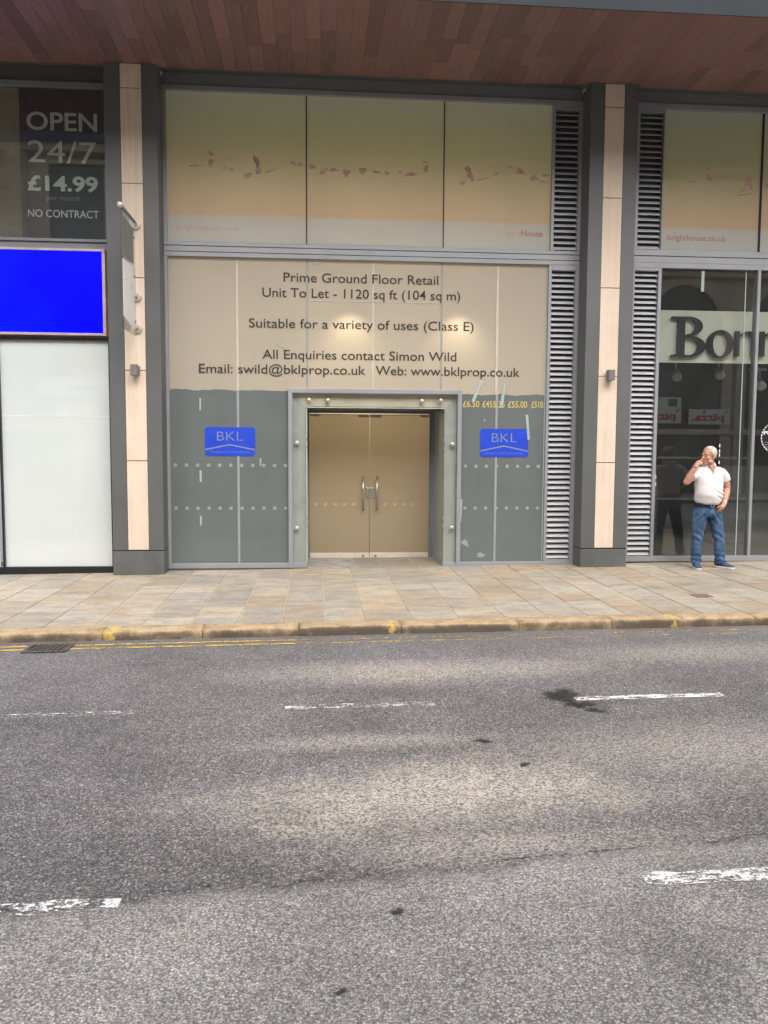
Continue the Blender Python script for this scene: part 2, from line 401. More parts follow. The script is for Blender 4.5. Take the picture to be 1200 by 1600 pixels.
for y in (-4.17, -4.31):
    strip(MB(), -60, -2.05, y - .028, y + .028, RZ + .004, 300, .008, rnd).build('yellow_line', m_ylnew, road)
    strip(MB(), -2.05, -.2, y - .022, y + .022, RZ + .004, 40, .010, rnd).build('yellow_line', m_ylnew, road)
    strip(MB(), -.2, 60, y - .020, y + .020, RZ + .004, 300, .010, rnd).build('yellow_line', m_yline, road)
for k in range(-8, 9):
    x0 = -.22 + k * 2.10
    mm = m_wnew if k == 1 else m_wmid if k == 0 else m_wline
    strip(MB(), x0, x0 + 1.06 + .05 * (k == 1), -6.272, -6.188, RZ + .004, 20, .012, rnd).build('lane_dash', mm, road)
for k in range(-5, 6):
    x0 = 1.386 + k * 4.25
    strip(MB(), x0, x0 + 2.07, -8.765, -8.665, RZ + .004, 24, .014, rnd).build('lane_dash', m_wold if k < 0 else m_wnew, road)
m_wet, n_, l_, p_ = nodes('oily_wet_patch')
at_ = n_.new('ShaderNodeAttribute'); at_.attribute_name = 'inner'
t_ = noise_node(n_, l_, 55, 6, .75, (1, 2.2, 1))
a_ = mth(n_, l_, 'ADD', at_.outputs['Fac'], mth(n_, l_, 'MULTIPLY', mth(n_, l_, 'SUBTRACT', t_.outputs['Fac'], .5), 3.2))
l_.new(mth(n_, l_, 'MULTIPLY', mth(n_, l_, 'MULTIPLY', mth(n_, l_, 'SUBTRACT', a_, .30), 2.2, True), .84), p_.inputs['Alpha'])
p_.inputs['Base Color'].default_value = (.022, .022, .023, 1); p_.inputs['Roughness'].default_value = .35
t2_ = noise_node(n_, l_, 90, 3); bumpn(n_, l_, p_, t2_.outputs['Fac'], .6, .006)
def patch(name, cx, cy, rx, ry, rot, m, jit=.35, n=44):
    pts = blob(cx, cy, rx * 1.25, ry * 1.25, n, jit, rnd, rot); z = RZ + .006; mid_ = [(cx + (x - cx) * .5, cy + (y - cy) * .5) for x, y in pts]
    mb = MB(); mb.add([(x, y, z + gz(x)) for x, y in pts + mid_] + [(cx, cy, z + gz(cx))], [(i, (i + 1) % n, n + (i + 1) % n, n + i) for i in range(n)] + [(n + i, n + (i + 1) % n, 2 * n) for i in range(n)])
    o = mb.build(name, m, road); at = o.data.attributes.new('inner', 'FLOAT', 'POINT')
    for i in range(len(o.data.vertices)): at.data[i].value = 0 if i < n else (.75 if i < 2 * n else 1)
patch('wet_patch', 1.80, -6.14, .13, .16, .2, m_wet, .3)
patch('wet_patch', 1.87, -6.36, .10, .08, -.4, m_wet, .5)
patch('wet_patch', 1.93, -6.50, .06, .05, 0, m_wet, .5)
patch('wet_patch', 1.04, -7.02, .055, .035, .1, m_wet, .6)
patch('wet_patch', 1.20, -7.42, .03, .03, 0, m_wet, .6)
patch('wet_patch', .32, -8.87, .025, .03, 0, m_wet, .5)
patch('wet_patch', .085, -9.33, .018, .02, 0, m_wet, .5)

# pavement: riven york stone flags laid in courses from the kerb to the shops
m_flag, n_, l_, p_ = nodes('york_stone_flags')
at_ = n_.new('ShaderNodeAttribute'); at_.attribute_name = 'col'
t_ = noise_node(n_, l_, 3.0, 8, .65, (1.0, 1.6, 1)); t2_ = noise_node(n_, l_, 22, 5, .65); t3_ = noise_node(n_, l_, 1.1, 4, .6)
c_ = mixc(n_, l_, 1.0, at_.outputs['Color'], ramp(n_, l_, t_.outputs['Fac'], [(.28, (.66, .67, .66)), (.5, (1, .98, .96)), (.72, (1.22, 1.16, 1.06))]).outputs[0], 'MULTIPLY')
c_ = mixc(n_, l_, 1.0, c_, ramp(n_, l_, t2_.outputs['Fac'], [(.3, .86), (.7, 1.10)]).outputs[0], 'MULTIPLY')
st_ = ramp(n_, l_, t3_.outputs['Fac'], [(.54, 0.0), (.70, .55)])
c_ = mixc(n_, l_, st_.outputs[0], c_, (.40, .27, .15))
tv_ = noise_node(n_, l_, 5.5, 4, .7, (1, 2.5, 1)); dk_ = ramp(n_, l_, tv_.outputs['Fac'], [(.58, 0.0), (.70, .60)])
c_ = mixc(n_, l_, dk_.outputs[0], c_, (.20, .18, .155))
vg_ = n_.new('ShaderNodeTexVoronoi'); vg_.inputs['Scale'].default_value = 3.2; tg_ = n_.new('ShaderNodeTexCoord'); l_.new(tg_.outputs['Object'], vg_.inputs['Vector'])
sg_ = n_.new('ShaderNodeSeparateColor'); l_.new(vg_.outputs['Color'], sg_.inputs[0])
gm_ = mth(n_, l_, 'MULTIPLY', mth(n_, l_, 'LESS_THAN', vg_.outputs['Distance'], .055), mth(n_, l_, 'GREATER_THAN', sg_.outputs[0], .45))   # trodden chewing gum
c_ = mixc(n_, l_, mth(n_, l_, 'MULTIPLY', gm_, .55), c_, (.17, .155, .135))
sp2_ = n_.new('ShaderNodeSeparateXYZ'); l_.new(tg_.outputs['Object'], sp2_.inputs[0])
wb_ = mth(n_, l_, 'MULTIPLY', mth(n_, l_, 'ADD', sp2_.outputs[1], mth(n_, l_, 'ADD', .02, mth(n_, l_, 'MULTIPLY', t_.outputs['Fac'], .30))), 7, True)   # dirt swept up against the shopfronts
c_ = mixc(n_, l_, mth(n_, l_, 'MULTIPLY', wb_, .45), c_, (.17, .15, .125))
l_.new(c_, p_.inputs['Base Color']); p_.inputs['Roughness'].default_value = .75; p_.inputs['Specular IOR Level'].default_value = .4
bumpn(n_, l_, p_, t2_.outputs['Fac'], .35, .006)
PAL = [(.47, .38, .27), (.45, .37, .27), (.50, .42, .31), (.41, .385, .33), (.43, .40, .345), (.46, .345, .22), (.39, .37, .325), (.49, .405, .30), (.36, .33, .275), (.52, .45, .345), (.47, .335, .215)]
fl = MB(); x = -14.0; rf = random.Random(11)
while x < 16:
    w = rf.uniform(.40, .50); y = -3.752 + rf.uniform(-.5, 0)
    while y < 1.2:
        d = rf.choice((.42, .55, .62, .75, .9, 1.05)) * rf.uniform(.95, 1.05)
        y0, y1 = max(y, -3.752), min(y + d, 1.2)
        if y1 - y0 > .06:
            k = rf.uniform(.9, 1.1); q = rf.choice(PAL)
            g = rf.uniform(.15, .55); av = sum(q) / 3
            fl.cur = tuple(((c * (1 - g) + av * g) * .62 + .38 * mm_) * k * .84 for c, mm_ in zip(q, (.47, .405, .30)))
            dz = rf.uniform(-.002, .002)
            fl.slab(x + .007, x + w - .007, y0 + .004, y1 - .004, -.05, dz, .004)
        y += d
    x += w
pav = struct(fl.build('pavement', m_flag))
strip(MB(), -60, 60, -3.76, 1.25, -.008, 60).build('mortar_bed', M('sandy_mortar', (.44, .375, .28), .9, .2, 8), pav)
struct(strip(MB(), -60, 60, -16.9, -13.2, .02, 60).build('opposite_pavement', M('opposite_paving', (.40, .36, .30), .85, .2, 1.5)))

# kerb: worn sandstone blocks
m_kerb, n_, l_, p_ = nodes('worn_kerb_stone')
t_ = noise_node(n_, l_, 6, 7, .65); t2_ = noise_node(n_, l_, 45, 4, .65)
tc_ = n_.new('ShaderNodeTexCoord'); sp_ = n_.new('ShaderNodeSeparateXYZ'); l_.new(tc_.outputs['Object'], sp_.inputs[0])
c_ = ramp(n_, l_, t_.outputs['Fac'], [(.25, (.24, .165, .09)), (.5, (.44, .315, .18)), (.75, (.54, .41, .25))]).outputs[0]
c_ = mixc(n_, l_, 1.0, c_, ramp(n_, l_, t2_.outputs['Fac'], [(.3, .72), (.65, 1.12)]).outputs[0], 'MULTIPLY')
fg_ = mth(n_, l_, 'MULTIPLY', mth(n_, l_, 'SUBTRACT', -3.980, mth(n_, l_, 'ADD', sp_.outputs[1], mth(n_, l_, 'MULTIPLY', mth(n_, l_, 'SUBTRACT', t_.outputs['Fac'], .5), .05))), 45, True)   # road dirt caked on the worn front face
c_ = mixc(n_, l_, mth(n_, l_, 'MULTIPLY', fg_, .93), c_, (.10, .078, .058))
yl_ = None
for cx_, hw_ in ((-1.98, .22), (.74, .10), (3.62, .10)):
    a_ = mth(n_, l_, 'SUBTRACT', 1.0, mth(n_, l_, 'DIVIDE', mth(n_, l_, 'ABSOLUTE', mth(n_, l_, 'SUBTRACT', sp_.outputs[0], cx_)), hw_), True)
    yl_ = a_ if yl_ is None else mth(n_, l_, 'MAXIMUM', yl_, a_)
ty_ = noise_node(n_, l_, 14, 5, .7)
yl_ = mth(n_, l_, 'MULTIPLY', mth(n_, l_, 'SUBTRACT', mth(n_, l_, 'ADD', mth(n_, l_, 'MULTIPLY', yl_, .45), mth(n_, l_, 'MULTIPLY', ty_.outputs['Fac'], 1.3)), .97), 9, True)
c_ = mixc(n_, l_, mth(n_, l_, 'MULTIPLY', yl_, .85), c_, (.60, .42, .09))
l_.new(c_, p_.inputs['Base Color']); p_.inputs['Roughness'].default_value = .85; bumpn(n_, l_, p_, t2_.outputs['Fac'], .6, .01)
kb = MB(); rk = random.Random(5)
JX = [-14, -13, -11.9, -10.7, -9.8, -8.6, -7.7, -6.5, -5.4, -4.3, -3.2, -2.05, -1.1, -.17, .837, 2.018, 2.969, 3.696, 4.469, 5.6, 6.5, 7.6, 8.8, 9.7, 10.9, 12, 13.1, 14.3, 15.5, 16.6]
for a, b in zip(JX[:-1], JX[1:]):
    a += .006; b -= .006; n = 14; o1 = rk.uniform(-.006, .006); o2 = rk.uniform(-.006, .006); rows = []
    for i in range(n + 1):
        x = a + (b - a) * i / n; e = .012 * math.exp(-min(i, n - i) * 1.1)
        j = lambda s: noise.noise((x * 3.1, s, 0)) * .012
        yf = -4.0 + o1 + e
        prof = [(yf - .004 + j(1), RZ - .02), (yf - .003 + j(2), RZ + .03), (yf + j(3) * .8, -.030 + o2), (yf + .004 + j(3) * .9, -.014 + o2 - e * .5), (yf + .012 + j(4), -.005 + o2 - e * .4), (yf + .028, .0 + o2 * .8 - e * .3), (yf + .10, .003 + o2 * .5), (-3.79, .003), (-3.762, .002), (-3.762, -.06)]
        rows += [(x, yy, zz + gz(x)) for yy, zz in prof]
    m = 10; fs = [(i * m + k, i * m + k + 1, (i + 1) * m + k + 1, (i + 1) * m + k) for i in range(n) for k in range(m - 1)]
    fs += [tuple(range(m)), tuple(n * m + k for k in range(m))[::-1]]
    kb.add(rows, fs)
struct(kb.build('kerb', m_kerb, None, 0, True))

# iron drain grate in the gutter, and a small iron cover in the pavement
m_iron = M('rusty_cast_iron', (.085, .065, .055), .6, .35, 14, bump=.4, bscale=60)
gr = thing('drain_grate', 'rusty cast iron drain grate with slanted slots in the gutter beside the kerb', 'drain', (-2.46, -4.28, RZ + gz(-2.46)))
g = MB(); strip(g, -2.63, -2.28, -4.41, -4.15, RZ + .005, 2); g.build('drain_well', M('drain_void', (.006, .006, .006), .9), gr)
g = MB()
for (a, b, c, d) in ((-2.655, -2.255, -4.435, -4.40), (-2.655, -2.255, -4.16, -4.125), (-2.655, -2.62, -4.40, -4.16), (-2.29, -2.255, -4.40, -4.16)):
    g.slab(a, b, c, d, RZ + .003, RZ + .014, .002)
g.build('grate_frame', m_iron, gr)
g = MB()
for i in range(7):
    x = -2.60 + i * .047; z = RZ + .011
    g.prism([(x - .013, -4.40, z - .007 + gz(x)), (x + .010, -4.40, z - .007 + gz(x)), (x + .045, -4.16, z - .007 + gz(x)), (x + .022, -4.16, z - .007 + gz(x))], (0, 0, .008))
g.build('grate_bars', m_iron, gr)
cv = thing('access_cover', 'small rusty iron access cover set in the stone pavement near the kerb', 'cover', (4.485, -2.77, gz(4.485)))
g = MB(); g.slab(4.40, 4.57, -2.86, -2.68, -.01, .006, .003); g.build('cover_plate', M('rusty_cover', (.20, .12, .085), .8, .3, 20), cv)
g = MB()
for a, b, c, d in ((4.385, 4.585, -2.875, -2.862), (4.385, 4.585, -2.678, -2.665), (4.385, 4.398, -2.862, -2.678), (4.572, 4.585, -2.862, -2.678)): g.slab(a, b, c, d, -.01, .005, .002)
g.build('cover_frame', m_iron, cv)

# ------------------------------------------------------------------ the building over the shops
bd = thing('overhanging_storey', 'upper storey overhanging the shops, with reddish timber boarded soffit', 'building', (0, -1.3, 6.79))
sf = MB(); x = -9.0; rs = random.Random(21)
while x < 11:
    w = .185; y = -2.27
    while y < -.30:
        d = rs.uniform(.5, 1.7); y1 = min(y + d, -.30)
        if -.30 - y1 < .2: y1 = -.30
        k = rs.choice((.78, .86, .93, 1, 1, 1, 1.05, 1.14)) * rs.uniform(.93, 1.07); rd = rs.uniform(-.06, .10)
        sf.cur = (k * (1 + rd), k, k * (1 - rd * .5))
        sf.box(x + .0012, x + w - .0012, y + .0008, y1 - .0008, 6.79, 6.815)
        y = y1
    x += w
sf.build('timber_soffit', M('red_cedar_boards', (.205, .118, .108), .55, .22, 5, attr=True, stretch=(9, .6, 1), bump=.08, bscale=40), bd)
MB().box(-9, 11, -2.75, -2.275, 6.795, 6.83).build('metal_edge', M('blue_grey_metal', (.19, .25, .33), .5, .06), bd)
MB().box(-9, 11, -2.77, -.02, 6.86, 7.5).build('floor_slab', m_clad, bd)
MB().box(-9, 11, -2.75, 8, 7.5, 17).build('wall', m_stone, bd)

# stone and metal piers
def pier(x0, x1, label):
    t = thing('stone_pier', label, 'pier', ((x0 + x1) / 2, -.2, gz(x0)), 'piers between the shopfronts')
    s0, s1 = (-2.582, -2.306) if x0 < 0 else (4.003, 4.277)
    MB().box(x0, s0 - .004, -.40, .10, .312, 6.789).build('metal_cladding', m_clad, t, .004)
    MB().box(s1 + .004, x1, -.40, .10, .312, 6.789).build('metal_cladding', m_clad, t, .004)
    MB().box(s0 - .003, s1 + .003, -.375, .10, .312, 6.788).build('joint_backing', m_gap, t)
    zz = [.314, 1.546, 2.773, 4.008, 5.245, 6.473, 6.787]
    for a, b in zip(zz[:-1], zz[1:]):
        MB().box(s0, s1, -.398, -.37, a + .005, b - .005).build('stone_panel', m_stone, t, .002)
    MB().box(x0 + .006, x1 - .006, -.39, .10, .298, .312).build('shadow_gap', m_gap, t)
    MB().box(x0, x1, -.402, .10, -.07, .298).build('plinth', m_plinth, t, .003)
    return t
pier(-2.79, -2.10, 'stone faced pier with dark metal sides, carrying the projecting acrylic sign')
pier(3.80, 4.475, 'stone faced pier with dark metal sides, between the vacant shop and the dark-glazed shop')

def wall_light(x, z, label):
    t = thing('wall_light', label, 'wall light', (x, -.41, z), 'wall lights on the stone piers')
    MB().box(x - .035, x + .055, -.425, -.40, z - .06, z + .06).build('back_plate', m_framed, t, .003)
    mb = MB(); mb.prism([(x - .045, -.55, z - .075), (x + .045, -.55, z - .075), (x + .045, -.427, z - .075), (x - .045, -.427, z - .075)], (0, 0, .15))
    mb.build('lamp_housing', M('lamp_housing_grey', (.17, .155, .15), .45, .1), t, .006)
wall_light(-2.438, 2.768, 'small grey box wall light on the pier below the projecting sign')
wall_light(4.147, 2.780, 'small grey box wall light on the pier left of the dark-glazed shop')

# ------------------------------------------------------------------ louvres
def louvre(parent, x0, x1, z0, z1, n):
    MB().box(x0 - .008, x1 + .008, .06, .085, z0 - .008, z1 + .008).build('louvre_back', m_dark, parent)
    sl = MB(); p = (z1 - z0) / n
    for i in range(n):
        z = z0 + p * (i + .12)
        sl.prism([(x0, -.018, z), (x0, -.018, z + .007), (x0, .045, z + .052), (x0, .050, z + .047)], (x1 - x0, 0, 0))
    sl.build('louvre_slats', m_slat, parent)

# ------------------------------------------------------------------ vacant shop in the middle
sh = thing('vacant_shopfront', 'vacant shopfront with papered-over windows, to-let lettering and glazed double doors', 'shopfront', (.86, 0, 0))
# upper glazing
f = MB(); frame(f, -2.115, 3.835, 4.535, 6.685, .06, -.05, .06, ws={'r': .075, 'b': .052, 't': .065})
f.box(3.368, 3.412, -.046, .06, 4.587, 6.62)
f.box(3.412, 3.760, -.046, .06, 6.555, 6.62)
f.build('upper_frame', m_frame, sh, .004)
MB().box(-2.11, 3.83, -.03, .06, 4.528, 4.535).build('frame_joint', m_gap, sh)
f = MB().box(-2.12, 3.835, -.045, .06, 4.455, 4.528); f.build('transom', m_frame, sh, .004)
MB().box(-2.12, 3.835, -.03, .06, 4.447, 4.455).build('frame_joint', m_gap, sh)
f = MB().box(-2.098, 3.798, -.028, .06, 6.687, 6.86); f.build('head_panel', m_framed, sh, .004)
for a, b in ((-2.055, -.137), (-.123, 1.806), (1.820, 3.368)):
    pane(a, b, .0, 4.587, 6.62).build('printed_window', m_print, sh)
for a in (-.137, 1.806):
    MB().box(a, a + .014, -.004, .03, 4.587, 6.62).build('mullion', m_gap, sh)
louvre(sh, 3.415, 3.757, 4.60, 6.552, 24)
# faded figures and lettering on the print
rp = random.Random(2)
def smudge(pts, y, name, m, par):
    for (x, z, a, b, rot) in pts:
        pp = blob(x, z, a, b, 18, .45, rp, rot); mb = MB(); mb.add([(q[0], y, q[1]) for q in pp] + [(x, y, z)], [(i, (i + 1) % 18, 18) for i in range(18)]); mb.build(name, m, par)
D1 = [(-1.67, 5.627, .09, .012, .05), (-1.45, 5.80, .035, .03, 0), (-1.452, 5.675, .04, .045, .3), (-1.264, 5.614, .03, .018, 0), (-1.17, 5.591, .035, .02, .4), (-.948, 5.52, .07, .03, .3), (-.825, 5.72, .04, .07, .2), (-.80, 5.60, .035, .08, .3), (-.62, 5.595, .11, .012, .35), (-.31, 5.70, .035, .03, 0), (-.22, 5.69, .03, .025, 0)]
D2 = [(-.054, 5.666, .06, .03, -.3), (.107, 5.605, .06, .035, .5), (.256, 5.63, .08, .02, 0), (.43, 5.60, .06, .04, -.4), (.66, 5.636, .07, .035, .3), (.85, 5.62, .05, .02, 0), (1.0, 5.61, .04, .03, .3)]
D3 = [(1.187, 5.626, .03, .015, 0), (1.34, 5.605, .10, .022, .05), (1.556, 5.683, .04, .045, .2), (1.541, 5.783, .05, .01, -.2), (2.165, 5.69, .035, .07, .3), (2.205, 5.59, .04, .06, .3), (2.09, 5.515, .06, .02, .4), (2.37, 5.57, .09, .010, .25), (2.56, 5.643, .06, .012, .4), (2.76, 5.75, .06, .010, -.4), (2.91, 5.694, .07, .035, -.2), (3.12, 5.607, .045, .045, 0), (3.29, 5.65, .05, .02, 0), (3.25, 5.56, .06, .012, -.4)]
smudge([q for q in D1 + D2 + D3 if q[0] < 3.31], -.003, 'printed_figure', m_pink, sh)
text_mb('brighthouse.co.uk', -1.924, -1.068, 4.755, -.003, .085).build('web_lettering', m_pinkp, sh)
text_mb('bright', 2.578, 2.93, 4.79, -.003, .085, .01).build('name_lettering', m_yel, sh)
text_mb('House', 2.945, 3.262, 4.79, -.003, .085, .02).build('name_lettering', m_red, sh)
# lower glazing
f = MB(); frame(f, -2.12, 3.835, .002, 4.447, .06, -.05, .06, sides='lrt', ws={'r': .088})
f.box(-2.06, -.397, -.05, .06, .002, .072); f.box(-.337, -.135, -.05, .06, .002, .072)
f.box(2.105, 3.747, -.05, .06, .002, .072); f.box(1.862, 2.045, -.05, .06, .002, .072)
f.box(3.352, 3.398, -.046, .06, .072, 4.387); f.box(3.398, 3.747, -.046, .06, 4.31, 4.387); f.box(3.398, 3.747, -.046, .06, .072, .103)
f.build('lower_frame', m_frame, sh, .004)
m_bs = M('pale_base_strip', (.36, .34, .31), .7, .2, 6)
MB().box(-2.12, -.142, -.02, .06, -.06, .0).build('base_strip', m_bs, sh); MB().box(1.866, 3.79, -.02, .06, -.04, .0).build('base_strip', m_bs, sh)
louvre(sh, 3.402, 3.743, .108, 4.305, 53)
# papered upper zone and grey film below; the film's top edge is cut by hand
def ragged(x0, x1, z, n, rr, j=.006): return [(x0 + (x1 - x0) * i / n, z + rr.uniform(-j, j) + .008 * math.sin(i * .9)) for i in range(n + 1)]
rr = random.Random(8)
e1 = ragged(-2.06, -.337, 2.548, 22, rr); e2 = ragged(2.045, 3.352, 2.520, 18, rr)
bp = MB()
up = [(-2.06, 4.387), (3.352, 4.387)]
bp.sheet([(x, .004, z) for x, z in [(-2.06, 4.387)] + e1 + [(-.337, 2.515), (2.045, 2.515)] + e2 + [(3.352, 4.387)]])
bp.build('papered_window', m_beige, sh)
for e in (e1, e2):
    g = MB(); a, b = e[0][0], e[-1][0]
    g.prism([(a, .0, .072)] + [(x, .0, z) for x, z in e] + [(b, .0, .072)], (0, .0035, 0)); g.build('grey_film_window', m_grey, sh)
MB().box(-1.126, -1.09, -.004, -.001, 2.548, 4.385).build('joint_strip', m_sealw, sh)
MB().box(-1.124, -1.092, -.004, -.001, .074, 2.544).build('joint_strip', m_tapeb, sh)
MB().box(.80, .83, -.004, -.001, 2.58, 4.385).build('joint_strip', m_sealw, sh)
MB().box(2.598, 2.636, -.004, -.001, 2.52, 4.385).build('joint_strip', m_sealw, sh)
MB().box(2.612, 2.644, -.004, -.001, .074, 2.515).build('joint_strip', m_tapeb, sh)
m_fin = M('blue_grey_joint', (.30, .30, .28), .5, .1)
MB().box(-.139, -.112, -.004, -.001, 2.58, 4.385).build('joint_strip', m_fin, sh)
MB().box(1.790, 1.816, -.004, -.001, 2.58, 4.385).build('joint_strip', m_fin, sh)
MB().box(-.105, 1.785, -.004, -.001, 3.812, 3.822).build('paper_edge', m_sealw, sh)
MB().box(3.334, 3.350, -.004, -.001, .074, 4.385).build('edge_tape', m_tape, sh)
# to-let notice
def line(s, x0, x1, zb, cap=.135):
    mb = text_mb(s, x0, x1, zb, -.006, cap, .004)
    xs = sorted((min(mb.v[i][0] for i in f), max(mb.v[i][0] for i in f), f) for f in mb.f); words = []; end = -99
    for a, b, f in xs:
        if a > end + .040: words.append([])
        words[-1].append(f); end = max(end, b)
    for w in words:
        used = sorted({i for f in w for i in f}); ix = {k: n for n, k in enumerate(used)}
        g = MB(); g.add([mb.v[i] for i in used], [tuple(ix[i] for i in f) for f in w]); g.build('notice_lettering', m_ink, sh)
line('Prime Ground Floor Retail', -.456, 1.750, 4.075)
line('Unit To Let - 1120 sq ft (104 sq m)', -.754, 2.069, 3.860)
line('Suitable for a variety of uses (Class E)', -.945, 2.271, 3.430)
line('All Enquiries contact Simon Wild', -.759, 2.024, 2.995)
line('Email: swild@bklprop.co.uk', -1.648, .707, 2.785)
line('Web: www.bklprop.co.uk', .855, 2.960, 2.785)
# rows of frosted safety dots
for x0, x1, nn in ((-1.995, -.44, 11), (2.176, 3.264, 8)):
    for z in (1.480, .865):
        for i in range(nn): x = x0 + (x1 - x0) * i / (nn - 1); MB().cyl((x, -.0025, z), (x, -.001, z), .026, 14).build('frosted_dot', m_dot, sh)
# old price lettering
for s, a, b in (('£6.50', 2.127, 2.372), ('£455.35', 2.413, 2.745), ('£55.00', 2.793, 3.080), ('£510.', 3.140, 3.333)):
    text_mb(s, a, b, 2.338, -.006, .095, .018).build('price_lettering', m_price, sh)
# leftover strips of tape
def tape(x0, z0, x1, z1, w, name='tape_strip'):
    a, b = Vector((x0, 0, z0)), Vector((x1, 0, z1)); d = (b - a).normalized(); o = Vector((d.z, 0, -d.x)) * w / 2
    MB().prism([tuple(q + Vector((0, -.0075, 0))) for q in (a - o, a + o, b + o * .85, b - o * .85)], (0, .001, 0)).build(name, m_tape, sh)
for q in ((-1.635, 2.43, -1.639, 2.259, .024), (-1.642, 1.406, -1.642, 1.241, .032), (-1.645, .755, -1.648, .617, .028), (-.795, 1.583, -.795, 1.473, .022), (2.40, 2.72, 2.275, 2.42, .05), (2.745, 2.678, 2.69, 2.33, .045), (3.076, 2.236, 3.112, 1.871, .04), (2.125, .995, 2.112, .665, .03), (-.358, .98, -.362, .80, .02), (-.05, 4.345, .06, 4.345, .03), (-.56, 3.205, -.44, 3.15, .025)): tape(*q)
smudge([(2.19, .35, .045, .055, .3), (2.42, .17, .05, .04, .5), (2.45, 2.15, .012, .018, 0)], -.0012, 'adhesive_smear', m_tapeb, sh)
# portal round the doors: projecting frame, front glass, bolts, and the glazed side of the recess
f = MB(); f.box(-.397, 2.105, -.065, .06, 2.515, 2.578); f.box(-.397, -.337, -.065, .06, .002, 2.515); f.box(2.045, 2.105, -.065, .06, .002, 2.515)
f.build('portal_frame', m_frame, sh, .004)
g = MB(); g.box(-.335, -.140, -.012, -.002, .074, 2.318); g.build('portal_glass', m_portal, sh)
g = MB(); g.box(1.866, 2.043, -.012, -.002, .074, 2.318); g.build('portal_glass', m_portal, sh)
g = MB(); g.box(-.335, 2.043, -.012, -.002, 2.320, 2.513); g.build('portal_glass', m_portal, sh)
g = MB(); g.box(-.140, -.130, -.014, 1.0, .074, 2.318); g.build('glass_edge', m_edge, sh)
g = MB(); g.box(-.140, 1.866, -.014, -.001, 2.309, 2.319); g.build('glass_edge', m_edge, sh)
m_pb = M('beige_lining', (.52, .46, .36), .7, .10, 1.5); m_pg = M('grey_green_lining', (.36, .37, .345), .7, .12, 1.5)
g = MB(); g.prism([(-.335, .035, 2.513), (2.043, .035, 2.513), (1.862, .035, 2.32), (-.139, .035, 2.32)], (0, .012, 0)); g.build('portal_lining', m_pb, sh)
g = MB(); g.prism([(-.335, .035, .074), (-.335, .035, 2.511), (-.139, .035, 2.318), (-.139, .035, .074)], (0, .012, 0))
g.prism([(2.043, .035, .074), (1.862, .035, .074), (1.862, .035, 2.318), (2.043, .035, 2.511)], (0, .012, 0)); g.build('portal_lining', m_pg, sh)
# recess
g = MB(); g.prism([(1.862, .0, .075), (1.862, 1.0, .075), (1.862, 1.0, 2.305), (1.862, .0, 2.305)], (.008, 0, 0)); g.build('reveal_glass', m_reveal, sh)
MB().box(1.848, 1.872, -.05, 1.0, .004, .074).build('reveal_rail', m_frame, sh, .003)
MB().box(-.13, 1.862, -.0, 1.12, 2.309, 2.33).build('recess_ceiling', M('recess_ceiling_grey', (.10, .105, .10), .7), sh)
MB().box(-.16, -.142, .12, 1.05, .0, 2.30).build('reveal_back', m_clad, sh)
for z in (.60, .72, 1.74, 1.86):
    g = MB(); g.box(1.848, 1.874, -.018, .03, z - .016, z + .016); g.build('glass_clamp', m_steel, sh)
    g = MB(); g.box(-.142, -.124, -.018, .03, z - .016, z + .016); g.build('glass_clamp', m_steel, sh)
for x, z in ((-.274, 1.805), (-.278, .577), (1.978, 1.799), (1.983, .580), (-.099, 2.418), (.166, 2.416), (1.526, 2.42), (1.801, 2.428)):
    g = MB(); g.loft([(x, -.004, z), (x, -.024, z), (x, -.034, z), (x, -.038, z)], [.030, .030, .024, .010], 18); g.cyl((x, -.002, z), (x, .10, z), .010, 8)
    g.build('glass_bolt', m_boltm, sh, 0, True)
MB().box(-.14, 1.862, -.06, 1.10, -.03, .0).xform(Matrix.Identity(4)).build('recess_floor', M('worn_recess_stone', (.30, .28, .25), .8, .35, 5, bump=.3, bscale=40), sh)
# double doors
f = MB(); frame(f, -.133, 1.812, .0, 2.300, .028, 1.03, 1.10, sides='lrt', ws={'t': .022}); f.build('door_frame', m_framed, sh, .003)
MB().box(1.813, 1.95, 1.0, 1.12, -.02, 2.34).build('door_jamb', m_framed, sh); MB().box(-.30, -.134, 1.0, 1.12, -.02, 2.34).build('door_jamb', m_framed, sh); MB().box(-.134, 1.813, 1.04, 1.12, 2.301, 2.36).build('door_jamb', m_framed, sh)
for a, b, hx in ((-.100, .836, .735), (.844, 1.781, .954)):
    d = pane(a, b, 1.045, .078, 2.262).build('door', m_doorf, sh)
    MB().box(a, b, 1.032, 1.070, .0, .077).build('bottom_rail', m_rail, d, .003)
    g = MB(); g.loft([(hx, .975, .75), (hx, .975, 1.30)], [.016, .016], 12)
    for z in (.80, 1.25): g.cyl((hx, .975, z), (hx, 1.045, z), .011, 10)
    g.build('handle', m_steel, d, 0, True)
    lx = .781 if a < 0 else .846
    MB().box(lx, lx + .058, 1.034, 1.044, .94, 1.11).build('lock', m_steel, d, .003)
    for i in range(6):
        x = a + .10 + i * .147
        if x < b - .03: MB().cyl((x, 1.0425, .848), (x, 1.0440, .848), .024, 12).build('frosted_dot', m_dotb, d)
    p0 = (-.099, .046) if a < 0 else (1.636, 1.781)
    MB().box(p0[0], p0[1], 1.033, 1.044, 2.222, 2.262).build('patch_fitting', m_steel, d, .002); g = MB(); c0 = (.661, .836) if a < 0 else (.844, 1.021); g.box(c0[0], c0[1], 1.033, 1.044, 2.213, 2.262)
    g.build('patch_fitting', m_steel, d, .002)
    bx = .740 if a < 0 else .938
    g = MB(); g.cyl((bx, 1.022, .03), (bx, 1.033, .03), .020, 12); g.build('floor_bolt', m_framed, d)
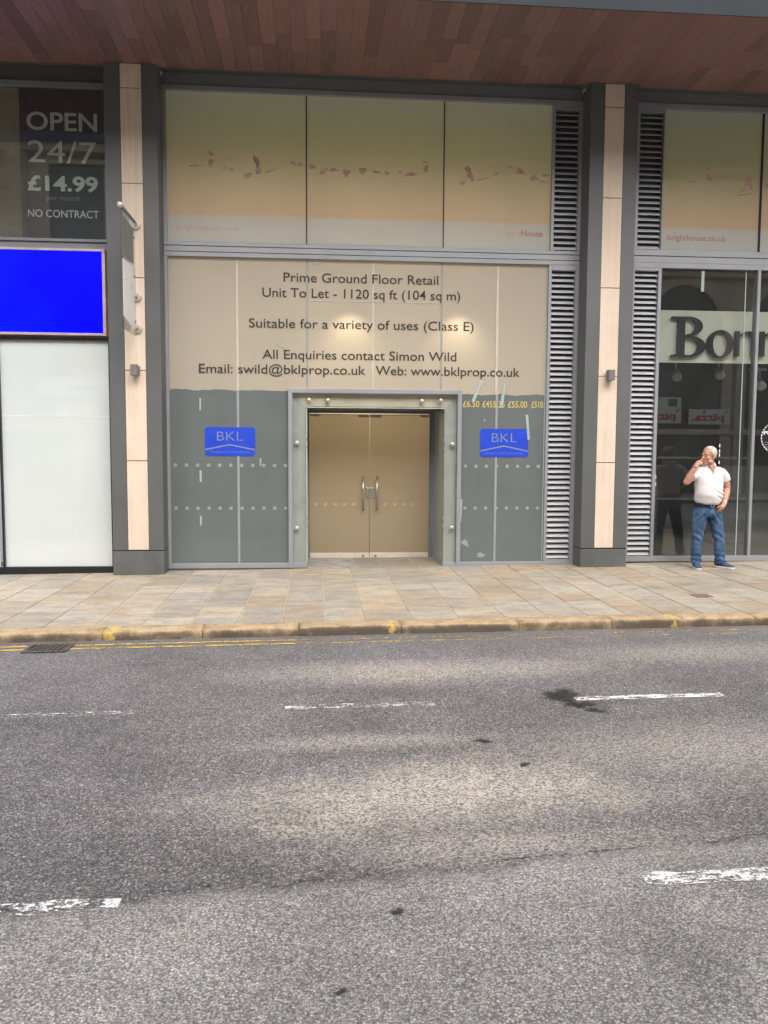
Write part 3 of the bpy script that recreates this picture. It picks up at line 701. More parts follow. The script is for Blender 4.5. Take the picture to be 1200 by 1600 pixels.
# interior spots washing down the inside of the paper
for x in (.48, 2.05):
    L = bpy.data.lights.new('interior_spot', 'SPOT'); L.energy = 20; L.color = (1, .82, .55); L.spot_size = R(95); L.spot_blend = 1; L.shadow_soft_size = .06
    o = bpy.data.objects.new('interior_spot', L); C.objects.link(o); o.location = (x, .36, 3.75)
    o.rotation_euler = Vector((0, -.36, -.62)).to_track_quat('-Z', 'Y').to_euler()

L = bpy.data.lights.new('unseen_room_lamp', 'POINT'); L.energy = 55; L.color = (1, .84, .62); L.shadow_soft_size = .4  # unseen lamp behind the doors' glow, also added to brighten the upper print
o = bpy.data.objects.new('unseen_room_lamp', L); C.objects.link(o); o.location = (.84, 2.7, 3.2)
# stickers on the glass
def sticker(x0, x1, z0, z1, label):
    t = thing('agent_sticker', label, 'sticker', ((x0 + x1) / 2, -.006, z0), 'blue agent stickers on the grey glass')
    r = .045; pts = []
    for cx, cz, a0 in ((x1 - r, z1 - r, 0), (x0 + r, z1 - r, 90), (x0 + r, z0 + r, 180), (x1 - r, z0 + r, 270)):
        for k in range(7): a = R(a0 + 15 * k); pts.append((cx + r * math.cos(a), -.0065, cz + r * math.sin(a)))
    MB().prism(pts, (0, .002, 0)).build('sticker_panel', m_blue, t)
    w = x1 - x0; h = z1 - z0
    text_mb('BKL', x0 + .24 * w, x0 + .76 * w, z0 + .53 * h, -.0075, .34 * h, -.012).build('sticker_lettering', m_bluecut, t)
    text_mb('Property Consultants', x0 + .11 * w, x0 + .89 * w, z0 + .11 * h, -.0075, .075 * h).build('sticker_lettering', M('faint_cut_out', (.12, .17, .40), .6), t)
    pk = (x0 + .49 * w, z0 + .415 * h); th = .018
    g = MB()
    for e in ((x0 + .004, z0 + .235 * h), (x1 - .004, z0 + .235 * h)):
        g.prism([(pk[0], -.0075, pk[1]), (e[0], -.0075, e[1]), (e[0], -.0075, e[1] - th), (pk[0], -.0075, pk[1] - th)], (0, .0008, 0))
    g.build('roof_line', m_bluecut, t)
sticker(-1.577, -.868, 1.615, 2.022, 'blue BKL sticker on the wider grey glass, left of the doors')
sticker(2.390, 3.105, 1.615, 2.025, 'blue BKL sticker on the narrower grey glass under the yellow prices')

# ------------------------------------------------------------------ left shop
ls = thing('black_framed_shopfront', 'black framed shopfront with frosted white window and dark upper glass', 'shopfront', (-4.5, -.1, 0))
f = MB(); frame(f, -4.335, -2.80, -.06, 3.225, .03, -.16, -.04, ws={'b': .115, 'r': .06, 'l': .012, 't': .035}); f.box(-6.6, -4.345, -.16, -.04, -.06, .055); f.box(-6.6, -4.345, -.16, -.04, 3.19, 3.225)
f.box(-4.345, -4.335, -.165, -.04, -.06, 3.225)
f.build('lower_frame', m_black, ls, .003)
m_frost = film('frosted_white_film', (.63, .68, .67), .0, 1.0, .06)
MB().box(-4.323, -2.860, -.11, -.10, .055, 3.190).build('frosted_window', m_frost, ls)
MB().box(-4.323, -2.860, -.1125, -.1105, 2.150, 2.158).build('film_seam', M('film_seam_white', (.74, .78, .77), .5), ls)
MB().box(-6.6, -4.40, -.11, -.10, .055, 3.190).build('frosted_window', m_frost, ls)
f = MB(); f.box(-6.6, -2.80, -.09, .02, 6.575, 6.645); f.box(-6.6, -2.80, -.09, .02, 4.535, 4.575); f.box(-6.6, -2.80, -.06, .02, 4.40, 4.535); f.box(-2.868, -2.80, -.09, .02, 4.575, 6.575)
f.build('upper_frame', m_framed, ls, .003)
MB().box(-6.6, -2.80, -.05, .02, 6.647, 6.86).build('head_panel', m_clad, ls)
MB().box(-6.6, -2.80, -.10, .02, 3.226, 4.398).build('fascia_backing', m_stone, ls)
MB().box(-6.6, -2.869, -.05, -.04, 4.577, 6.573).build('upper_glass', m_clear, ls)
po = thing('window_poster', 'dark poster in the upper left window reading open 24/7 and a monthly price', 'poster', (-3.44, -.02, 4.58))
MB().box(-4.004, -2.874, -.036, -.032, 4.585, 6.572).build('poster_sheet', M('dark_poster', (.010, .012, .020), .5, .15, 2, coat=.3), po)
m_ptx = M('poster_lettering_grey', (.62, .65, .61), .6, .05)
for s, a, b, z, c, w in (('OPEN', -3.91, -2.975, 6.025, .245, .015), ('24/7', -3.90, -2.99, 5.595, .305, .0), ('£14.99', -3.92, -2.98, 5.225, .20, .03), ('per month', -3.672, -3.221, 5.095, .075, 0), ('NO CONTRACT', -3.923, -2.976, 4.868, .105, .008)):
    text_mb(s, a, b, z, -.0375, c, w).build('poster_lettering', M('poster_small_grey', (.22, .24, .23), .6) if s == 'per month' else m_ptx, po)
fs = thing('fascia_sign', 'bright blue blank fascia sign with pale metal trim above the frosted window', 'sign', (-4.3, -.2, 3.28))
m_sign, n_, l_, p_ = nodes('blue_panel_added_glow')
p_.inputs['Base Color'].default_value = (.0, .0, .9, 1); p_.inputs['Roughness'].default_value = .35; p_.inputs['Specular IOR Level'].default_value = .1
t_ = noise_node(n_, l_, .8, 2); r_ = ramp(n_, l_, t_.outputs['Fac'], [(.45, (0, 0, 1)), (.75, (.0, .012, 1))]); l_.new(r_.outputs[0], p_.inputs['Emission Color']); p_.inputs['Emission Strength'].default_value = .55  # glow added to the panel colour so the blue stays pure
MB().box(-6.6, -2.905, -.215, -.10, 3.285, 4.378).build('sign_panel', m_sign, fs)
g = MB(); m_trim = M('copper_trim', (.52, .40, .36), .45, .2, 6, metal=.3); g.box(-6.6, -2.862, -.235, -.10, 4.380, 4.412); g.box(-6.6, -2.862, -.225, -.10, 3.252, 3.283); g.box(-2.903, -2.862, -.23, -.10, 3.283, 4.380)
g.build('sign_trim', m_trim, fs, .003)
# projecting sign on the pier
ps = thing('projecting_sign', 'clear acrylic projecting sign with white plate, standing out from the left pier', 'sign', (-2.40, -.45, 3.2))
MB().box(-2.412, -2.400, -1.27, -.50, 3.215, 4.69).build('acrylic_panel', m_glow, ps)
g = MB(); g.prism([(-2.399, -1.24, 3.38), (-2.399, -.62, 3.28), (-2.399, -.62, 4.10), (-2.399, -1.24, 4.08)], (.003, 0, 0)); g.build('white_plate', m_white, ps)
g = MB(); g.prism([(-2.399, -1.24, 4.12), (-2.399, -.62, 4.14), (-2.399, -.62, 4.60), (-2.399, -1.24, 4.62)], (.003, 0, 0)); g.build('grey_plate', M('grey_sign_plate', (.20, .20, .185), .5, .15, 3), ps)
g = MB(); g.loft([(-2.406, -1.30, 4.715), (-2.406, -.40, 4.715)], [.022, .022], 10); g.build('top_rod', m_framed, ps, 0, True)
g = MB(); g.loft([(-2.406, -1.32, 4.715), (-2.406, -1.27, 4.715)], [.035, .035], 14); g.build('rod_cap', m_boltm, ps, 0, True)
for z in (4.70, 3.75, 3.33):
    g = MB(); g.loft([(-2.406, -.40, z), (-2.406, -.43, z)], [.062, .062], 18); g.cyl((-2.406, -.43, z), (-2.406, -.52, z), .018, 10); g.build('wall_disc', m_boltm, ps, .004)
g = MB()
for z in (3.40, 4.0, 4.5): g.cyl((-2.414, -.55, z), (-2.392, -.55, z), .018, 10)
for y, z in ((-1.1, 3.85), (-.8, 3.82)): g.cyl((-2.414, y, z), (-2.392, y, z), .010, 8)
g.build('panel_stud', m_framed, ps)

# ------------------------------------------------------------------ right shop
rsf = thing('dark_glazed_shopfront', 'dark glazed shopfront with louvre strips and faded printed upper windows', 'shopfront', (6.6, 0, .04))
f = MB(); f.box(4.48, 8.6, -.05, .06, 6.622, 6.70); f.box(4.48, 8.6, -.05, .06, 4.552, 4.640); f.box(4.48, 4.652, -.046, .06, 4.640, 6.622); f.box(5.0, 5.018, -.046, .06, 4.640, 6.622); f.box(4.652, 5.0, -.046, .06, 6.565, 6.622)
f.build('upper_frame', m_frame, rsf, .004)
MB().box(4.48, 8.6, -.03, .06, 4.544, 4.552).build('frame_joint', m_gap, rsf)
f = MB().box(4.48, 8.6, -.045, .06, 4.452, 4.544); f.build('transom', m_frame, rsf, .004)
MB().box(4.48, 8.6, -.028, .06, 6.702, 6.86).build('head_panel', m_framed, rsf)
louvre(rsf, 4.655, 4.998, 4.645, 6.562, 24)
for a, b in ((5.02, 6.497), (6.525, 8.6)): MB().box(a, b, .0, .012, 4.64, 6.62).build('printed_window', m_print, rsf)
MB().box(6.497, 6.525, -.015, .03, 4.64, 6.62).build('mullion', m_gap, rsf)
text_mb('brighthouse.co.uk', 5.119, 6.012, 4.79, -.003, .085, .006).build('web_lettering', m_red, rsf)
smudge([(5.45, 5.627, .10, .014, .05), (5.72, 5.69, .04, .05, .2), (5.70, 5.82, .04, .012, -.2), (6.33, 5.64, .04, .09, .25), (6.23, 5.52, .09, .012, .4), (6.27, 5.47, .10, .012, .2), (6.62, 5.60, .05, .04, 0), (6.8, 5.63, .08, .03, 0)], -.003, 'printed_figure', m_pink, rsf)
f = MB(); f.box(4.48, 8.6, -.046, .06, 4.38, 4.452); f.box(4.48, 8.6, -.046, .06, .062, .140); f.box(4.48, 4.632, -.042, .06, .14, 4.38); f.box(4.985, 5.035, -.042, .06, .14, 4.38); f.box(4.632, 4.985, -.042, .06, 4.335, 4.38)
f.box(6.500, 6.545, -.048, .08, .14, 4.38)
f.build('lower_frame', m_frame, rsf, .004)
MB().box(4.48, 8.6, -.02, .06, -.02, .060).build('base_strip', m_clad, rsf)
louvre(rsf, 4.636, 4.981, .145, 4.332, 53)
for a, b in ((5.036, 6.335), (6.345, 6.499), (6.546, 8.6)): MB().box(a, b, .0, .010, .141, 4.379).build('clear_window', m_clear, rsf)
MB().box(6.335, 6.345, .0, .012, .141, 4.379).build('glass_joint', m_edge, rsf)
for z in (1.60, .985):
    text_mb('www.bonmarche.co.uk', 5.07, 5.745, z, -.002, .052).build('web_lettering', M('frosted_vinyl', (.085, .09, .09), .6), rsf)
    text_mb('www.bonmarche.co.uk', 5.80, 6.465, z, -.002, .052).build('web_lettering', bpy.data.materials['frosted_vinyl'], rsf)
for x, z in ((6.02, 1.72), (6.02, 1.66), (6.02, 1.80), (6.02, 1.55), (5.045, 1.33), (5.045, 1.22)): MB().box(x, x + .015, -.0025, -.001, z - .024, z + .024).build('tape_mark', m_white, rsf)
tp = MB(); tp.box(5.655, 5.70, -.0025, -.001, 4.06, 4.36); tp.build('tape_strip', m_tape, rsf)
# name band behind the glass, with raised serif letters
ns = thing('shop_name_sign', 'pale green name band with large black serif letters behind the dark glass', 'sign', (6.9, .3, 3.05))
MB().box(5.04, 8.6, .31, .35, 3.055, 3.835).build('name_band', M('cream_band', (.68, .68, .58), .5, .04), ns)
def arc(cx, cz, rx, rz, a0, a1, n=24): return [(cx + rx * math.cos(R(a0 + (a1 - a0) * i / n)), cz + rz * math.sin(R(a0 + (a1 - a0) * i / n))) for i in range(n + 1)]
def letter_B(x, z, w, h):
    s = w / .53; st = .105 * s; sx = x + .10 * s
    out = [(x, z), (x, z + .025)] + [(sx, z + .035), (sx, z + h - .035), (x, z + h - .025), (x, z + h)]
    top = arc(x + .26 * s, z + h * .762, .215 * s, h * .238, 90, -90); bot = arc(x + .27 * s, z + h * .262, .26 * s, h * .262, 90, -90)
    out += top + bot
    i1 = [(sx + st, z + h - .028)] + arc(x + .25 * s, z + h * .762, .12 * s, h * .238 - .030, 90, -90) + [(sx + st, z + h * .545)]
    i2 = [(sx + st, z + h * .512)] + arc(x + .26 * s, z + h * .262, .155 * s, h * .262 - .028, 90, -90) + [(sx + st, z + .030)]
    return [out, i1, i2]
def letter_o(x, z, w, h): return [arc(x + w / 2, z + h / 2, w / 2, h / 2, 0, 360, 40)[:-1], arc(x + w / 2, z + h / 2, w / 2 * .56, h / 2 * .90, 0, 360, 40)[:-1]]
def letter_n(x, z, w, h, humps=1):
    st = w * .20 if humps == 1 else w * .12; o = [(x, z), (x, z + h), (x + st, z + h), (x + st, z + h * .86)]; pitch = (w - st) / humps; inner = []
    for k in range(humps):
        a = x + k * pitch + st; b = x + (k + 1) * pitch
        o += arc((a + b + st) / 2, z + h * .70, (b + st - a) / 2, h * .31, 150, 0, 12)
    o += [(x + w, z)]
    for k in reversed(range(humps)):
        a = x + k * pitch + st; b = x + (k + 1) * pitch
        o += [(b, z)] if k == humps - 1 else [(b + st, z), (b, z)]
        o += [(b, z + h * .70)] + arc((a + b) / 2, z + h * .70, (b - a) / 2, h * .20, 0, 180, 12)[1:] + [(a, z)]
    return [o]
m_lett = M('black_raised_letter', (.012, .012, .013), .35, .1)
K = 3.135
for lp, dx in ((letter_B(5.335, K, .54, .60), 0), (letter_o(5.895, K - .006, .415, .415), 0), (letter_n(6.338, K + .02, .34, .375), 0), (letter_n(6.735, K + .02, .56, .375, 2), 0)):
    curve_mb(lp, .265, .028).build('raised_letter', m_lett, ns, .002)
text_mb('arché', 7.36, 8.56, K + .01, .24, .56, .012).build('raised_letter', m_lett, ns)
# a round notice on the glass
nt_ = thing('round_notice', 'round black notice with dashed white rim stuck on the dark glass', 'notice', (6.91, -.003, 1.93))
NX, NZ, NR = 6.895, 1.925, .235
g = MB(); g.cyl((NX, -.004, NZ), (NX, -.002, NZ), NR, 48); g.build('notice_disc', m_black, nt_)
g = MB()
for k in range(30):
    a = R(k * 12); b = R(k * 12 + 7)
    g.sheet([(NX + r * math.cos(t), -.0046, NZ + r * math.sin(t)) for r, t in ((NR - .004, a), (NR - .004, b), (NR - .020, b), (NR - .020, a))])
g.build('notice_rim', m_white, nt_)
text_mb('PLEASE', NX - .19, NX + .16, NZ + .045, -.0048, .055, .02).build('notice_lettering', m_white, nt_)
text_mb('WAIT', NX - .10, NX + .10, NZ - .035, -.0048, .055, .02).build('notice_lettering', m_white, nt_)
g = MB()
for k in range(3): g.box(NX - .17, NX + .15, -.0048, -.0046, NZ - .075 - .035 * k, NZ - .068 - .035 * k)
g.build('small_print', m_dot, nt_)
# track spotlights inside
m_sp = M('white_spotlight', (.60, .60, .58), .4, .05)
def spot(x, z, label):
    t = thing('spotlight', label, 'spotlight', (x, .8, z), 'spotlights hanging behind the dark glass')
    g = MB(); g.loft([(x + .02, .86, z + .06), (x + .01, .80, z), (x - .02, .71, z - .06)], [.05, .065, .075], 20, caps=True); g.build('lamp_head', m_sp, t, 0, True)
    g = MB(); g.loft([(x - .0205, .708, z - .062), (x - .024, .698, z - .068)], [.060, .060], 20); g.build('lens', M('lens_glass', (.40, .41, .40), .15, .1), t)
    g = MB(); g.box(x - .012, x + .012, .80, .83, z + .03, z + .20); g.build('bracket', m_sp, t)
    g = MB(); g.box(x - .16, x + .10, .79, .84, z + .20, z + .235); g.build('track', m_sp, t)
spot(5.667, 2.93, 'white spotlight on a track behind the dark glass, below the letter B')
spot(6.369, 2.965, 'white spotlight on a track behind the dark glass, below the letter n')
spot(7.053, 2.80, 'white spotlight right of the steel mullion, behind the dark glass')

# rooms behind the glass
def room(name, x0, x1, y0, y1, z0, z1, m, mf):
    r = MB(); r.box(x0, x1, y1, y1 + .1, z0, z1); r.box(x0 - .1, x0, y0, y1 + .1, z0, z1); r.box(x1, x1 + .1, y0, y1 + .1, z0, z1); r.box(x0 - .1, x1 + .1, y0, y1 + .1, z1, z1 + .1)
    struct(r.build(name, m)); f = MB().box(x0, x1, y0, y1, z0 - .06, z0); struct(f.build('shop_floor', mf))
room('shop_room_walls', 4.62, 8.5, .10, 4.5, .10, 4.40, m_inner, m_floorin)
room('shop_room_walls', -2.10, 3.80, 1.16, 3.4, .0, 6.78, M('pale_room', (.5, .47, .42), .8), m_floorin)
room('shop_room_walls', -6.6, -2.95, .04, .8, 4.45, 6.70, M('beige_room', (.46, .40, .32), .8), m_floorin)
st = MB()
st.box(4.9, 6.2, 2.6, 3.1, .10, 1.2); st.box(6.9, 8.3, 1.9, 2.7, .10, 1.45); st.box(5.9, 6.0, 3.6, 3.7, .1, 4.3)
o = st.build('display_counter', M('dark_counter', (.05, .055, .06), .6), None, .01); tag(o, 'dark display counters standing deep inside the dark-glazed shop', 'counter')

# ------------------------------------------------------------------ building across the street (seen only in reflections)
ob = thing('opposite_building', 'tall pale stone building across the street, seen reflected in the shop glass', 'building', (4, -17, 0))
m_os = M('weathered_stone', (.60, .54, .45), .85, .18, 1.2, bump=.2, bscale=12)
m_ow = M('dark_window', (.10, .10, .10), .15, .2)
YO = -16.8
MB().box(-26, 30, YO - 6, YO, -.5, 11.7).build('wall', m_os, ob)
g = MB(); g.box(-26, 30, YO + .0, YO + .55, 7.95, 8.35); g.box(-26, 30, YO, YO + .35, 7.75, 7.95); g.box(-26, 30, YO, YO + .8, 11.45, 11.75); g.box(-26, 30, YO, YO + .5, 11.2, 11.45); g.box(-26, 30, YO, YO + .22, 2.25, 2.45)
g.build('cornice', m_os, ob, .03)
for k in range(-7, 8):
    cx = 12.82 + k * 3.75
    g = MB(); n = 24; vs = []
    g.loft([(cx, YO + .15, 8.35), (cx, YO + .15, 8.9), (cx, YO + .15, 11.0), (cx, YO + .15, 11.2)], [.42, .30, .27, .40], 20); g.box(cx - .42, cx + .42, YO, YO + .5, 8.36, 8.75)
    for q in range(9):
        a = R(20 * q + 10); g.cyl((cx + .285 * math.cos(a), YO + .15 + .285 * math.sin(a), 8.9), (cx + .265 * math.cos(a), YO + .15 + .265 * math.sin(a), 10.95), .03, 6)
    g.build('column', m_os, ob, 0, True)
    MB().box(cx + 1.0, cx + 2.75, YO + .004, YO + .03, 8.5, 10.9).build('window', m_ow, ob)
    g = MB(); frame(g, cx + .86, cx + 2.89, 8.36, 11.05, .13, YO, YO + .16); g.build('window_surround', m_os, ob)
    # ground floor arch
    ax = cx + .15; g = MB(); pts = [(ax + 1.45 * math.cos(R(a)), YO + .010, 5.6 + 1.9 * math.sin(R(a))) for a in range(0, 181, 10)]
    MB().prism([(ax - 1.45, YO + .010, .1)] + pts[::-1] + [(ax + 1.45, YO + .010, .1)], (0, .02, 0)).build('window', m_ow, ob)
    ro = [(ax + 1.8 * math.cos(R(a)), 5.6 + 2.25 * math.sin(R(a))) for a in range(0, 181, 10)]; ri = [(ax + 1.45 * math.cos(R(a)), 5.6 + 1.9 * math.sin(R(a))) for a in range(0, 181, 10)]
    for i in range(18):
        g.prism([(ro[i][0], YO + .002, ro[i][1]), (ro[i + 1][0], YO + .002, ro[i + 1][1]), (ri[i + 1][0], YO + .002, ri[i + 1][1]), (ri[i][0], YO + .002, ri[i][1])], (0, .14, 0))
    for sx in (-1.8, 1.45): g.box(ax + sx, ax + sx + .35, YO + .002, YO + .14, .0, 5.6)
    g.build('arch_surround', m_os, ob)
def opp_sign(x0, x1, z0, z1, label, txt):
    t = thing('pizza_sign', label, 'sign', ((x0 + x1) / 2, YO + .3, z0), 'pizza signs reflected in the dark glass')
    MB().box(x0, x1, YO + .16, YO + .22, z0, z1).build('sign_board', m_white, t)
    zb = z0 + .14
    text_mb(txt, x0 + .22, x1 - .20, zb, YO + .225, .27, .03, flip=True).build('sign_lettering', M('red_sign_lettering', (.55, .05, .06), .5), t)
    g = MB(); rq = random.Random(4)
    for k in range(4):
        x = x0 + .15 + k * (x1 - x0 - .3) / 3; pp = blob(x, zb + (.30 if k % 2 else .02), .07, .035, 12, .3, rq, .6); g.sheet([(a, YO + .226, b) for a, b in pp])
    g.build('leaf_motif', M('green_leaf_print', (.03, .22, .06), .5), t)
    return t
opp_sign(13.196, 14.688, 2.62, 3.16, 'white pizza sign with red lettering reflected in dark glass above the man', 'pizza')
t = opp_sign(11.45, 12.90, 2.65, 3.57, 'taller white pizza sign with green square reflected beside the right louvre', 'pizza')
MB().box(12.42, 12.74, YO + .222, YO + .226, 3.25, 3.52).build('green_square', M('green_sign_square', (.02, .25, .09), .5), t)
t = thing('white_shop_sign', 'white shop sign with two round discs reflected in the frosted window', 'sign', (-8, YO + .2, 3))
MB().box(-9.1, -6.5, YO + .15, YO + .25, 3.35, 4.0).build('sign_board', m_white, t)
g = MB()
for x in (-8.46, -7.43): g.cyl((x, YO + .12, 2.95), (x, YO + .2, 2.95), .26, 24)
g.build('round_disc', m_white, t)
MB().box(-8.2, -6.8, YO + .252, YO + .256, 3.55, 3.72).build('lettering_band', M('grey_blue_band', (.25, .28, .34), .6), t)

# ------------------------------------------------------------------ the man
PX, PY = 5.545, -.66
PZ = gz(PX)
man = thing('person', 'grey haired man in white polo shirt and blue jeans standing with hand at mouth', 'person', (PX, PY, PZ))
T = Matrix.Translation((PX, PY, PZ))
m_skin = M('skin', (.50, .255, .175), .5, .12, 9, bump=.05, bscale=120, bdist=.003)
# head in its own frame: x forward, y to the face's left, z up
yaw = math.atan2(-.34, -.94)
HM = Matrix.Translation((-.012, -.030, 1.604)) @ Matrix.Rotation(yaw, 4, 'Z') @ Matrix.Rotation(R(4), 4, 'Y') @ Matrix.Scale(1.05, 4)
hd = MB()
hd.ell((-.014, 0, .036), (.102, .078, .092)); hd.ell((.022, 0, -.025), (.075, .066, .092)); hd.ell((.030, 0, -.080), (.058, .055, .045)); hd.ell((.072, 0, -.104), (.024, .026, .022))
hd.loft([(.088, 0, .026), (.104, 0, -.004), (.120, 0, -.026), (.104, 0, -.038)], [.010, .013, .017, .010], 12)
for s in (-1, 1):
    hd.ell((.103, s * .013, -.032), (.012, .009, .009)); hd.ell((.080, s * .028, .030), (.018, .026, .010)); hd.ell((.060, s * .042, -.025), (.030, .026, .026)); hd.ell((.030, s * .050, -.075), (.04, .022, .03))
    hd.ell((-.008, s * .078, -.004), (.022, .011, .034), Matrix.Rotation(s * R(18), 3, 'Z')); hd.ell((-.004, s * .080, -.030), (.012, .008, .012))
hd.ell((.091, 0, -.059), (.013, .026, .007)); hd.ell((.089, 0, -.071), (.013, .022, .008))
hd.xform(HM)
body = MB(); body.v += hd.v; body.f += hd.f; body.c += hd.c
body.loft([(.0, -.005, 1.56), (.005, .0, 1.48), (.01, .01, 1.38)], [(.062, .066), (.066, .068), (.095, .08)], 18)
body.loft([(0, .0, .88), (0, -.02, 1.02), (0, -.015, 1.15), (.005, -.005, 1.30), (.005, .005, 1.40)], [(.165, .12), (.175, .14), (.178, .135), (.18, .115), (.13, .08)], 20)
for pts in ([(-.095, 0, .86), (-.118, -.005, .62), (-.135, -.012, .47), (-.137, .0, .28), (-.140, .01, .06)], [(.10, 0, .86), (.148, -.005, .62), (.178, -.012, .47), (.202, 0, .28), (.220, .01, .06)]):
    body.loft(pts, [.09, .072, .056, .052, .042], 14)
# his right arm: bent, hand at the mouth
el, wr = Vector((-.362, -.105, 1.238)), Vector((-.288, -.170, 1.432))
body.loft([(-.155, .0, 1.365), (-.255, -.05, 1.318), el], [.054, .056, .047], 14)
body.ell(el, (.048, .048, .047))
body.loft([el, el.lerp(wr, .3), el.lerp(wr, .7), wr], [.046, .052, .040, (.030, .036)], 14)
hc = Vector((-.222, -.135, 1.500))
body.loft([wr, wr.lerp(hc, .5), hc, Vector((-.200, -.122, 1.520))], [(.030, .035), (.036, .042), (.034, .044), (.026, .036)], 14)
for k, (oy, tip) in enumerate(((-.030, (-.135, -.098, 1.548)), (-.010, (-.150, -.082, 1.520)), (.010, (-.162, -.070, 1.500)), (.028, (-.175, -.060, 1.486)))):
    base = hc + Vector((.006, oy * .8 + .004, .010 - k * .004)); tp_ = Vector(tip); kn = base.lerp(tp_, .45) + Vector((.006, -.006, .020 - k * .003))
    body.loft([base, base.lerp(kn, .6) + Vector((0, 0, .004)), kn, kn.lerp(tp_, .6), tp_], [.0125, .012, .0115, .0105, .0085], 10)
body.loft([hc + Vector((-.010, -.030, -.028)), hc + Vector((.028, -.036, -.010)), hc + Vector((.070, -.002, .026))], [.014, .012, .009], 10)
# his left arm: hanging, hand pushed into the pocket
el2, wr2 = Vector((.300, .030, 1.135)), Vector((.192, -.120, .935))
body.loft([(.155, .01, 1.365), (.240, .015, 1.300), (.281, .022, 1.21), el2], [.054, .057, .052, .046], 14)
body.ell(el2, (.045, .046, .046))
body.loft([el2, el2.lerp(wr2, .3), el2.lerp(wr2, .7), wr2], [.045, .050, .038, (.028, .034)], 14)
h2 = Vector((.135, -.158, .878))
body.loft([wr2, wr2.lerp(h2, .4), h2, h2 + Vector((-.02, .012, -.03))], [(.030, .034), (.038, .042), (.030, .042), (.022, .036)], 14)
for k in range(4):
    b0 = h2 + Vector((-.030 + k * .020, .004 + k * .006, .0)); body.loft([b0, b0 + Vector((-.010, .010, -.03)), b0 + Vector((-.014, .03, -.06))], [.011, .0105, .009], 10)
body.loft([h2 + Vector((-.015, -.015, .03)), h2 + Vector((-.050, -.012, .018)), h2 + Vector((-.070, .0, -.008))], [.013, .012, .010], 10)
body.xform(T)
link('body', remesh(body, .0052, 3), man).data.materials.append(m_skin)
# polo shirt
shirt = MB()
shirt.loft([(-.002, -.012, .950), (-.004, -.026, .985), (-.004, -.040, 1.06), (-.002, -.036, 1.14), (.002, -.020, 1.24), (.004, -.008, 1.33), (.006, .004, 1.395), (.006, .008, 1.435), (.006, .008, 1.462)],
           [(.178, .150), (.190, .168), (.196, .180), (.196, .176), (.197, .155), (.200, .136), (.172, .112), (.130, .092), (.088, .082)], 28)
shirt.loft([(.120, .005, 1.385), (.195, .010, 1.352), (.246, .015, 1.300), (.268, .018, 1.243)], [.072, .080, .073, .070], 18)
shirt.loft([(-.110, .005, 1.385), (-.190, -.018, 1.352), (-.250, -.045, 1.325), (-.285, -.062, 1.298)], [.072, .078, .073, .069], 18)
rng = random.Random(6)
shirt.xform(T)
sm = remesh(shirt, .008, 4)
for v in sm.vertices:      # drag folds running from the belly to his left side
    p = v.co - Vector((PX, PY, PZ)); k = max(0, min(1, (p.x + .02) / .16)) * max(0, 1 - abs(p.z - 1.06) / .17) * (1 if p.y < .02 else .3)
    v.co += v.normal * (.0095 * k * math.sin(p.z * 105 + p.x * 38 + 2 * math.sin(p.x * 14)) + .0035 * math.sin(p.z * 30 + p.x * 21 + p.y * 17))
m_shirt = M('white_polo_cotton', (.68, .645, .655), .85, .04, 14, bump=.12, bscale=260, bdist=.002)
link('polo_shirt', sm, man).data.materials.append(m_shirt)
g = MB(); n = 30; vs = []
for i in range(n):
    a = R(-90 + 26 + (360 - 52) * i / (n - 1))
    for r, z in ((.083, 1.452), (.074, 1.512), (.080, 1.514), (.108, 1.448)):
        vs.append((.006 + r * math.cos(a), .002 + r * .95 * math.sin(a), z - .030 * max(0, -math.sin(a)) + .0))
g.add(vs, [(i * 4 + k, (i + 1) * 4 + k, (i + 1) * 4 + (k + 1) % 4, i * 4 + (k + 1) % 4) for i in range(n - 1) for k in range(4)] + [(0, 1, 2, 3), tuple((n - 1) * 4 + k for k in (3, 2, 1, 0))])
g.xform(T); g.build('collar', m_shirt, man, 0, True)
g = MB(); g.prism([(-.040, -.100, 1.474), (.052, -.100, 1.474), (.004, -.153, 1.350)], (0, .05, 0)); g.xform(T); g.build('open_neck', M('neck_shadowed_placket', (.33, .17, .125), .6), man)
# jeans
jn = MB()
jn.loft([(0, -.002, .925), (0, .0, .86), (0, .004, .79), (0, .004, .735)], [(.178, .142), (.190, .148), (.200, .150), (.180, .125)], 26)
jn.loft([(-.098, .0, .80), (-.114, -.004, .66), (-.126, -.012, .53), (-.136, -.014, .44), (-.138, -.004, .30), (-.139, .0, .16), (-.140, .0, .078)], [(.104, .116), (.094, .104), (.083, .090), (.077, .084), (.074, .082), (.070, .080), (.073, .084)], 20)
jn.loft([(.098, .0, .80), (.134, -.004, .66), (.162, -.012, .53), (.182, -.014, .44), (.200, -.004, .30), (.214, .0, .16), (.221, .0, .078)], [(.104, .116), (.094, .104), (.083, .090), (.077, .084), (.074, .082), (.070, .080), (.073, .084)], 20)
jn.xform(T); jm = remesh(jn, .009, 4)
for v in jm.vertices:
    p = v.co - Vector((PX, PY, PZ)); low = max(0, 1 - p.z / .34); kn = max(0, 1 - abs(p.z - .47) / .14); hp = max(0, 1 - abs(p.z - .74) / .14)
    v.co += v.normal * (.012 * low * math.sin(p.z * 85 + p.x * 22 + p.y * 20) + .010 * kn * math.sin(p.z * 62 + p.x * 45) + .009 * hp * math.sin(p.z * 55 + abs(p.x) * 75) + .004 * noise.noise(p * 9))
m_jean, n_, l_, p_ = nodes('blue_denim')
t_ = noise_node(n_, l_, 11, 6, .65, (1, 1, .55)); t2_ = noise_node(n_, l_, 220, 2)
